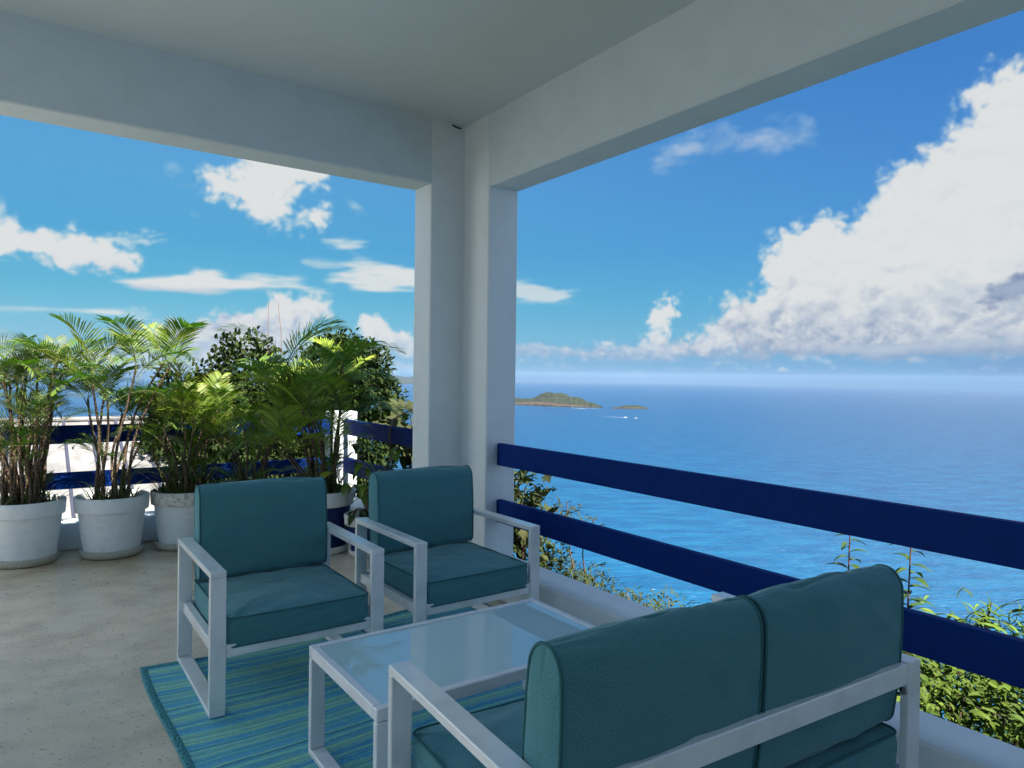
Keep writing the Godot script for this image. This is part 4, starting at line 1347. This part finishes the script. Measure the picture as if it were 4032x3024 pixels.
func build_pots() -> void:
	blade = blade_mesh()
	var g1 := Color(0.125, 0.215, 0.03)
	var g2 := Color(0.09, 0.175, 0.03)
	var g3 := Color(0.16, 0.24, 0.028)
	fronds = [
		frond_mesh(0.62, 1.25, 1.7, 0.25, 0.0062, 26, 0.35, 1, g1), frond_mesh(0.58, 1.05, 1.4, 0.23, 0.0065, 24, 0.3, 2, g2), frond_mesh(0.55, 1.45, 1.2, 0.24, 0.0062, 24, 0.45, 3, g3),
		frond_mesh(0.66, 0.95, 1.5, 0.24, 0.006, 27, 0.25, 4, g2), frond_mesh(0.5, 1.2, 0.9, 0.22, 0.007, 20, 0.4, 5, g1), frond_mesh(0.48, 0.8, 1.1, 0.22, 0.0075, 19, 0.3, 6, g3),
		# finer, drier leaves of the crowded palm
		frond_mesh(0.5, 1.2, 1.5, 0.2, 0.0042, 22, 0.4, 7, Color(0.1, 0.15, 0.045)), frond_mesh(0.46, 1.0, 1.7, 0.19, 0.004, 20, 0.3, 8, Color(0.11, 0.12, 0.04)),
		# leaves of the big bushy one, colours raised to look sunlit
		frond_mesh(0.62, 1.3, 1.5, 0.26, 0.0066, 25, 0.4, 9, Color(0.22, 0.33, 0.045)), frond_mesh(0.56, 1.05, 1.2, 0.25, 0.007, 23, 0.35, 10, Color(0.26, 0.36, 0.045)), frond_mesh(0.58, 0.85, 1.3, 0.24, 0.0065, 23, 0.3, 11, Color(0.15, 0.27, 0.05)),
	]
	var grp := "potted palms along the far parapet"
	var p1 := thing("potted_palm", "crowded potted palm with many thin brown canes, at the left end of the row", "potted palm", Vector3(0.035, 0, -6.41), 0.0, grp)
	pot(p1, 0.478, 0.262, 0.235, 0.195, 0.112, M.pot_white, M.pot_white, 0.02)
	palm(p1, 0.43, 0.15, 26, 0.85, 1.6, 4, 0.78, 0.16, 11, [6, 7, 6, 1, 0], 10, 120, 0.3)
	var p2 := thing("potted_palm", "tall potted palm with bare purple-grey canes, second pot in the row", "potted palm", Vector3(0.6, 0, -6.355), 0.0, grp)
	pot(p2, 0.474, 0.265, 0.235, 0.197, 0.115, M.pot_white, M.pot_white, 0.02)
	palm(p2, 0.425, 0.13, 10, 1.0, 1.58, 4, 0.9, 0.2, 23, [0, 1, 3, 0, 2], 6, 110, 0.3, Vector2(0.1, 0.05))
	var p3 := thing("potted_palm", "potted palm with a peeling white pot and grassy undergrowth, third in the row", "potted palm", Vector3(1.133, 0, -6.365), 0.0, grp)
	pot(p3, 0.475, 0.262, 0.232, 0.195, 0.108, M.pot_white, M.pot_worn, 0.02)
	palm(p3, 0.425, 0.14, 11, 0.8, 1.24, 5, 0.78, 0.18, 37, [2, 0, 5, 4], 6, 300, 0.48)
	var p4 := thing("potted_palm", "small pale potted palm half hidden behind the nearer armchair", "potted palm", Vector3(1.655, 0, -6.3), 0.0, grp)
	pot(p4, 0.5, 0.275, 0.235, 0.2, 0.1, M.saucer, M.saucer, 0.0)
	palm(p4, 0.45, 0.15, 10, 0.66, 1.06, 5, 0.78, 0.24, 41, [2, 9, 4, 5], 6, 90, 0.4)
	var p5 := thing("potted_palm", "big bushy potted palm in a navy pot with a white rim", "potted palm", Vector3(2.03, 0, -5.6), 0.0, grp)
	pot(p5, 0.505, 0.262, 0.235, 0.2, 0.118, M.pot_navy, M.pot_bright, 0.02)
	palm(p5, 0.455, 0.13, 15, 0.75, 1.6, 5, 0.95, 0.32, 53, [8, 8, 9, 9, 10], 12, 160, 0.5, Vector2(-0.22, 0.0))
	var n := 0
	for s in [[p1, 0.212, "speckled saucer under the left-end palm pot"], [p2, 0.22, "speckled saucer under the second pot from the left"], [p3, 0.225, "speckled saucer under the peeling white pot"], [p5, 0.225, "white saucer under the big navy pot"]]:
		saucer(s[0].position, s[1], 0.062, s[2], M.saucer if n < 3 else M.pot_bright)
		n += 1
	# dry bits blown together near the pots
	var lr := RandomNumberGenerator.new()
	lr.seed = 60
	var bits := []
	var bit_tints := []
	for i in 70:
		var s := lr.randf_range(0.012, 0.04)
		bits.append(Transform3D((Basis(Vector3.UP, lr.randf() * TAU) * Basis(Vector3.BACK, lr.randf_range(-0.2, 0.2))).scaled(Vector3(s, s * 0.6, s)), Vector3(lr.randf_range(-0.2, 2.4), 0.004, -4.9 - 1.7 * pow(lr.randf(), 0.6))))
		var v := lr.randf_range(0.4, 1.2)
		bit_tints.append(Color(0.12 * v, 0.08 * v, 0.045 * v))
	var litter := scatter("leaf_litter", self, leaf_mesh(1.0, 0.28, 0.3), M.leaf, bits, bit_tints)
	litter.set_meta("label", "dry leaf scraps scattered on the floor near the pots")
	# small pot with a broad-leaved plant
	var p6 := thing("potted_plant", "small navy pot with a white rim and a broad-leaved plant, beside the pillar", "potted plant", Vector3(2.30, 0, -5.28))
	pot(p6, 0.335, 0.19, 0.165, 0.125, 0.085, M.pot_navy, M.pot_bright, 0.02)
	saucer(p6.position, 0.148, 0.05, "small white saucer under the broad-leaved plant pot", M.pot_bright)
	var lm := leaf_mesh(0.34, 0.16, 0.12)
	var r := RandomNumberGenerator.new()
	r.seed = 64
	for i in 7:
		var a := r.randf() * TAU
		var top := Vector3(cos(a) * 0.24 + 0.06, r.randf_range(0.45, 0.88), sin(a) * 0.2)
		if i == 0:
			top = Vector3(-0.2, 0.3, 0.12)
		var path := []
		for k in 7:
			var q := k / 6.0
			path.append(Vector3(0, 0.29, 0).lerp(top, q) + Vector3(0, 0.1 * sin(q * PI), 0))
		part("stem", tube(path, [0.004, 0.004, 0.0035, 0.003, 0.003, 0.0025, 0.002], 5), M.twig, p6)
		for k in 8:
			var q := 0.3 + 0.7 * k / 7.0
			var at: Vector3 = (path[int(q * 6.0) if q < 1.0 else 5] as Vector3).lerp(path[mini(6, int(q * 6.0) + 1)], fmod(q * 6.0, 1.0) if q < 1.0 else 1.0)
			var sc := r.randf_range(0.28, 0.42)
			part("leaf", lm, M.leaf_young if i % 3 != 0 else M.leaf_dark, p6, Transform3D((Basis(Vector3.UP, a + k * 2.4 + r.randf()) * Basis(Vector3.RIGHT, r.randf_range(-0.1, 0.8))).scaled(Vector3(sc, sc, sc)), at))
	# one broad yellowing leaf hanging out beside the navy pot
	part("leaf", leaf_mesh(0.34, 0.2, 0.16), plain(lin(0.32, 0.34, 0.03), 0.4), p5, Transform3D((Basis(Vector3.UP, -1.2) * Basis(Vector3.RIGHT, 0.1)).scaled(Vector3(0.5, 0.5, 0.5)), Vector3(0.03, 0.66, 0.2)))


func leaf_mesh(l: float, w: float, fold: float, heart := 0.0) -> ArrayMesh:
	# pointed leaf from the origin along +Z, folded along its rib and drooping at the tip
	var st := SurfaceTool.new()
	st.begin(Mesh.PRIMITIVE_TRIANGLES)
	st.set_smooth_group(-1)
	st.set_color(Color.WHITE)
	var rows := []
	for i in 7:
		var t := i / 6.0
		var half := w * 0.5 * pow(sin(PI * clampf(pow(t, 0.75 - heart * 0.25), 0.0, 1.0)), 0.9)
		if i == 0:
			half = w * 0.04
		if i == 6:
			half = 0.001
		var y := 0.05 * l * sin(t * PI) - 0.3 * l * t * t
		rows.append([Vector3(-half, y + half * fold * 2.0, t * l - heart * half * 0.5 * (1.0 - t)), Vector3(0, y, t * l), Vector3(half, y + half * fold * 2.0, t * l - heart * half * 0.5 * (1.0 - t))])
	sheet_into(st, rows)
	st.generate_normals()
	return st.commit()


# ---------------------------------------------------------------- trees and bushes beyond the railing
func crown_points(lumps: Array, count: int, r: RandomNumberGenerator) -> Array:
	# points spread through ball-shaped lumps, most of them near the skin, in clumps
	var out := []
	var total := 0.0
	for l in lumps:
		total += l[1] * l[1]
	for l in lumps:
		var k := int(count * l[1] * l[1] / total)
		for i in k:
			var d := Vector3(r.randfn(), r.randfn(), r.randfn()).normalized()
			out.append([l[0] + d * l[1] * Vector3(1, l[2], 1) * (1.0 - 0.55 * pow(r.randf(), 1.6)) * r.randf_range(0.85, 1.08), d])
	return out


func foliage(t: Node3D, lumps: Array, clumps: int, per: int, leaf: ArrayMesh, size: float, base: Color, vary: float, seed_value: int, droop := 0.3, clump_r := 1.6) -> void:
	var r := RandomNumberGenerator.new()
	r.seed = seed_value
	var places := []
	var tints := []
	for c in crown_points(lumps, clumps, r):
		var at: Vector3 = c[0]
		var out: Vector3 = c[1]
		var v := r.randf_range(1.0 - vary, 1.0 + vary)
		for k in per:
			var d := (out + Vector3(r.randfn(), r.randfn() + 0.35, r.randfn()) * 0.8).normalized()
			var y := d.cross(Vector3.RIGHT if absf(d.x) < 0.9 else Vector3.BACK).normalized()
			var bs := Basis(y.cross(d).normalized(), y, d)
			if bs.y.y < 0.0:
				bs = Basis(-bs.x, -bs.y, bs.z)
			bs = Basis(bs.x.normalized(), droop * r.randf_range(-0.3, 1.0)) * bs
			var s := size * r.randf_range(0.65, 1.15)
			places.append(Transform3D(bs.scaled(Vector3(s, s, s)), at + Vector3(r.randfn(), r.randfn(), r.randfn()) * size * clump_r * 0.35))
			var w := v * r.randf_range(0.85, 1.2)
			var yl := r.randf_range(0.0, 0.35)
			tints.append(Color(base.r * w * (1.0 + yl), base.g * w * (1.0 + yl * 0.4), base.b * w))
	scatter("crown", t, leaf, M.leaf, places, tints)


func limbs(t: Node3D, foot: Vector3, lumps: Array, thick: float, material: Material, seed_value: int) -> void:
	# a trunk that divides towards every lump of the crown
	var r := RandomNumberGenerator.new()
	r.seed = seed_value
	var mid: Vector3 = lumps[0][0]
	var fork := foot.lerp(mid, 0.45) + Vector3(r.randfn() * 0.05, 0, r.randfn() * 0.05)
	part("trunk", tube([foot, foot.lerp(fork, 0.4) + Vector3(0.03, 0, 0.02), foot.lerp(fork, 0.75), fork], [thick, thick * 0.85, thick * 0.75, thick * 0.7], 9), material, t)
	for l in lumps:
		var c: Vector3 = l[0]
		part("limb", tube([fork, fork.lerp(c, 0.4) + Vector3(r.randfn(), r.randfn(), r.randfn()) * 0.06 * l[1], fork.lerp(c, 0.75), c + Vector3(0, l[1] * 0.4, 0)], [thick * 0.55, thick * 0.42, thick * 0.28, thick * 0.08], 7), material, t)
		for k in 4:
			var d := Vector3(r.randfn(), r.randfn() * 0.6 + 0.3, r.randfn()).normalized()
			part("branch", tube([fork.lerp(c, 0.6), c + d * l[1] * 0.4, c + d * l[1] * 0.85], [thick * 0.25, thick * 0.16, thick * 0.05], 5), material, t)


func build_trees() -> void:
	M.leaf_young = leafy(lin(0.14, 0.22, 0.025), Color(0.5, 0.7, 0.12), 0.4)
	M.leaf_mid = leafy(lin(0.05, 0.095, 0.02), Color(0.34, 0.5, 0.1), 0.4)
	M.leaf_dark = leafy(lin(0.035, 0.075, 0.02), Color(0.2, 0.32, 0.08), 0.38)
	var broad := leaf_mesh(1.0, 0.42, 0.25)
	var t1 := thing("tree", "round dark evergreen tree standing behind the bushy palm, beside the pillar", "tree", Vector3(4.75, -2.3, -12.0), 0.0, "dark trees beyond the terrace")
	var l1 := [[Vector3(0, 3.75, 0), 0.8, 0.9], [Vector3(0.5, 3.2, 0.1), 0.55, 0.95], [Vector3(-0.6, 3.3, 0), 0.6, 0.9], [Vector3(0.25, 2.5, 0.1), 0.7, 0.9], [Vector3(-0.45, 2.5, 0.1), 0.7, 0.9], [Vector3(0.1, 1.8, 0), 0.75, 0.8]]
	limbs(t1, Vector3(0, 0, 0), l1, 0.13, M.bark, 3)
	foliage(t1, l1, 2300, 9, broad, 0.11, Color(0.022, 0.044, 0.012), 0.4, 5)
	var t2 := thing("tree", "dark open-crowned tree rising behind the small middle palms", "tree", Vector3(3.0, -2.3, -12.0), 0.0, "dark trees beyond the terrace")
	var l2 := [[Vector3(0.1, 3.75, 0), 0.62, 1.1], [Vector3(0.55, 3.2, 0.1), 0.6, 1.0], [Vector3(-0.35, 3.2, 0), 0.55, 1.0], [Vector3(0.2, 2.4, 0), 0.8, 0.9], [Vector3(-0.5, 2.3, 0.1), 0.6, 0.9], [Vector3(0.8, 2.2, 0.1), 0.6, 0.9]]
	limbs(t2, Vector3(0, 0, 0), l2, 0.12, M.bark, 13)
	foliage(t2, l2, 1500, 8, broad, 0.115, Color(0.024, 0.042, 0.013), 0.4, 15)
	for x in [0.42, 0.62]:
		part("shoot", tube([Vector3(x, 4.0, 0), Vector3(x - 0.03, 4.5, 0.02), Vector3(x - 0.02, 4.95, 0.02)] if x < 0.5 else [Vector3(x, 4.0, 0), Vector3(x, 4.4, 0), Vector3(x - 0.06, 4.95, 0)], [0.008, 0.006, 0.004], 4), M.twig, t2)
	var t3 := thing("tree", "lower dark tree with feathery top between the second and third pots", "tree", Vector3(2.1, -2.3, -12.0), 0.0, "dark trees beyond the terrace")
	var l3 := [[Vector3(0.0, 3.3, 0), 0.5, 1.2], [Vector3(0.35, 2.9, 0.1), 0.5, 1.0], [Vector3(-0.2, 2.7, 0), 0.45, 1.0], [Vector3(0.2, 2.2, 0), 0.6, 0.9]]
	limbs(t3, Vector3(0, 0, 0), l3, 0.09, M.bark, 23)
	foliage(t3, l3, 800, 8, broad, 0.105, Color(0.025, 0.042, 0.014), 0.4, 25)


func build_outside_plants() -> void:
	# big-leaved climber over the short rails
	var heart := leaf_mesh(1.0, 0.82, 0.12, 0.8)
	var v := thing("vine", "grey-green big-leaved vine tumbling over the short navy rails by the pillar", "vine", Vector3(3.2, -2.3, -5.6))
	var lv := [[Vector3(-0.1, 3.25, -0.55), 0.38, 0.8], [Vector3(0.0, 3.2, 0.1), 0.36, 0.8], [Vector3(0.1, 2.9, 0.35), 0.3, 0.8], [Vector3(0.05, 2.6, 0.2), 0.55, 1.0], [Vector3(0.1, 2.4, 0.7), 0.4, 0.9], [Vector3(0.1, 2.5, -0.6), 0.5, 1.0], [Vector3(0.1, 1.8, 1.0), 0.45, 1.0], [Vector3(-0.05, 2.58, 1.28), 0.2, 1.3]]
	limbs(v, Vector3(0.2, 0, 0.3), lv, 0.05, M.bark, 33)
	foliage(v, lv, 260, 5, heart, 0.13, Color(0.05, 0.065, 0.028), 0.35, 35, 0.8)
	part("stem", tube([Vector3(-0.55, 3.36, 0.02), Vector3(-0.6, 3.2, 0.06), Vector3(-0.595, 3.05, 0.1), Vector3(-0.6, 2.9, 0.05), Vector3(-0.57, 2.7, 0.02)], [0.008, 0.008, 0.007, 0.007, 0.006], 6), M.twig, v)
	part("stem", tube([Vector3(-0.55, 3.36, 0.02), Vector3(-0.3, 3.5, 0.1), Vector3(0.0, 3.4, 0.2)], [0.008, 0.007, 0.006], 6), M.twig, v)
	# shrubs outside the sea parapet
	var slim := leaf_mesh(1.0, 0.2, 0.2)
	var oval := leaf_mesh(1.0, 0.5, 0.2)
	var a := thing("shrub", "dark small-leaved shrub directly behind the pillar on the sea side", "shrub", Vector3(3.25, -2.3, -4.15), 0.0, "shrubs outside the sea parapet")
	var la := [[Vector3(-0.12, 2.82, -0.2), 0.2, 1.4], [Vector3(-0.05, 2.3, -0.05), 0.28, 1.1], [Vector3(0.0, 1.9, 0.2), 0.36, 0.9]]
	limbs(a, Vector3.ZERO, la, 0.04, M.bark, 43)
	foliage(a, la, 240, 8, oval, 0.05, Color(0.028, 0.046, 0.016), 0.35, 45)
	var b := thing("shrub", "fine-leaved olive shrub above the parapet, right of the farther armchair", "shrub", Vector3(3.35, -2.3, -3.7), 0.0, "shrubs outside the sea parapet")
	var lb := [[Vector3(-0.1, 2.2, 0.0), 0.26, 0.8], [Vector3(-0.05, 2.08, 0.35), 0.25, 0.8], [Vector3(-0.1, 2.15, -0.35), 0.28, 0.9], [Vector3(-0.15, 1.9, 0.2), 0.36, 0.7]]
	limbs(b, Vector3.ZERO, lb, 0.035, M.twig, 53)
	foliage(b, lb, 650, 9, slim, 0.055, Color(0.042, 0.058, 0.018), 0.35, 55, 0.9)
	var sprigs := [[Vector3(3.15, 0.62, -3.92), 0.05], [Vector3(3.1, 0.6, -3.72), 0.04]]
	for i in 2:
		# loose twigs that stand above it, in the gap between the boards
		var p: Array = [Vector3(0.0, 2.2, -0.2 + i * 0.1), Vector3(-0.1, 2.5, -0.18 + i * 0.14), Vector3(-0.16, 2.86 - i * 0.1, -0.15 + i * 0.2)]
		part("branch", tube(p, [0.006, 0.005, 0.003], 5), M.twig, b)
		foliage(b, [[p[2] - Vector3(0, 0.08, 0), 0.1, 0.8]], 20, 5, slim, 0.06, Color(0.05, 0.06, 0.02), 0.3, 57 + i, 0.9)
	for k in 3:
		var c := thing("shrub", ["little green shrub just over the parapet, left of the sofa's far arm", "pale sprig of leaves over the parapet between the shrubs", "low yellow-green shrub behind the sofa's far arm"][k], "shrub", Vector3(3.15, -2.3, [-3.15, -2.82, -2.5][k]), 0.0, "shrubs outside the sea parapet")
		var h: float = [2.3, 2.36, 2.36][k]
		var lc := [[Vector3(0, h, 0), 0.15, 0.8], [Vector3(0.0, h - 0.12, 0.15), 0.15, 0.8], [Vector3(0.0, h - 0.15, -0.14), 0.14, 0.8]]
		limbs(c, Vector3.ZERO, lc, 0.02, M.twig, 63 + k)
		foliage(c, lc, 90, 8, slim if k != 2 else oval, 0.05, Color(0.05, 0.07, 0.02), 0.35, 65 + k, 0.6)
	# two upright saplings
	var lm := leaf_mesh(1.0, 0.34, 0.2)
	for k in 2:
		var s := thing("sapling", ["slender upright sapling showing between the boards above the sofa's right cushion", "taller upright sapling with a leafy tip, right of the sofa"][k], "sapling", Vector3(3.5, -2.3, [-1.91, -1.59][k]), 0.0, "saplings outside the parapet")
		var top: float = [2.98, 2.98][k]
		var path := []
		for i in 12:
			var q := i / 11.0
			path.append(Vector3(0.03 * sin(q * 5.0 + k), top * q, 0.025 * cos(q * 4.0) - (0.03 * q if k else 0.0)))
		part("stem", tube(path, [0.012, 0.0115, 0.011, 0.0105, 0.01, 0.009, 0.008, 0.007, 0.006, 0.005, 0.004, 0.003], 6), M.red_twig, s)
		var r := RandomNumberGenerator.new()
		r.seed = 80 + k
		var n := 40
		for i in n:
			var q := lerpf(0.72, 1.0, i / float(n - 1))
			var at: Vector3 = path[mini(10, int(q * 11.0))].lerp(path[mini(11, int(q * 11.0) + 1)], fmod(q * 11.0, 1.0))
			var sc := r.randf_range(0.095, 0.13) * (1.0 if q < 0.95 else 0.85)
			part("leaf", lm, M.leaf_mid if r.randf() < 0.6 else M.leaf_dark, s, Transform3D((Basis(Vector3.UP, i * 2.4 + r.randf() * 0.6) * Basis(Vector3.RIGHT, r.randf_range(-0.5, 0.1))).scaled(Vector3(sc, sc, sc)), at))
	# bright leafy tree farther out
	var g := thing("tree", "bright green tree with drooping leaves at the right edge, beyond the rails", "tree", Vector3(4.6, -3.4, -1.55))
	var lg := [[Vector3(-0.1, 3.45, -0.15), 0.2, 0.7], [Vector3(0.0, 3.4, 0.15), 0.22, 0.7], [Vector3(0.05, 3.3, 0.45), 0.26, 0.7], [Vector3(-0.1, 3.22, -0.35), 0.2, 0.6], [Vector3(0.1, 3.1, 0.1), 0.3, 0.6], [Vector3(0.1, 3.3, 0.8), 0.3, 0.8]]
	limbs(g, Vector3.ZERO, lg, 0.05, M.bark, 91)
	foliage(g, lg, 230, 8, slim, 0.11, Color(0.075, 0.14, 0.02), 0.3, 93, 1.0)
	# flowering hedge right against the parapet
	var h := thing("hedge", "dense yellow-green hedge with dried flower heads outside the parapet at lower right", "hedge", Vector3(3.2, -1.6, -1.0))
	var lh := []
	for i in 9:
		lh.append([Vector3(0.05 + 0.12 * sin(i * 2.1), 1.62 + 0.08 * sin(i * 1.7) + (0.06 if i > 4 else 0.0), -1.05 + i * 0.24), 0.27, 0.75])
		lh.append([Vector3(0.5 + 0.1 * sin(i * 1.3), 1.5 + 0.1 * cos(i * 2.7), -1.0 + i * 0.24), 0.3, 0.8])
	limbs(h, Vector3(0.2, 0, 0.1), lh, 0.035, M.bark, 95)
	foliage(h, lh, 1250, 8, oval, 0.052, Color(0.055, 0.1, 0.017), 0.45, 97, 0.5)
	var r2 := RandomNumberGenerator.new()
	r2.seed = 99
	var places := []
	var tints := []
	for i in 9:
		var at := Vector3(r2.randf_range(-0.1, 0.35), 1.84 + r2.randf_range(-0.05, 0.08), r2.randf_range(-0.6, 0.5))
		for k in 70:
			var d := Vector3(r2.randfn(), r2.randfn() * 0.6, r2.randfn()) * 0.03
			places.append(Transform3D(Basis.from_euler(Vector3(r2.randf() * TAU, r2.randf() * TAU, 0)).scaled(Vector3(0.014, 0.014, 0.014)), at + d))
			var w := r2.randf_range(0.7, 1.2)
			tints.append(Color(0.3 * w, 0.24 * w, 0.16 * w))
	scatter("flower_heads", h, leaf_mesh(1.0, 0.7, 0.2), M.leaf, places, tints)


func build_small() -> void:
	# dark crawling insect at the head of the pillar
	var path := []
	for i in 12:
		var q := i / 11.0
		path.append(Vector3(2.424 + 0.072 * q, 3.176 - 0.004 * sin(q * PI) - 0.012 * q, -4.212))
	var radii := []
	for i in 12:
		radii.append(0.0055 + (0.0008 if i % 2 else 0.0) - (0.003 if i == 0 or i == 11 else 0.0))
	var o := part("insect", tube(path, radii, 8), M.dark, self)
	tag(o, "small black worm-shaped insect at the top of the white pillar", "insect")
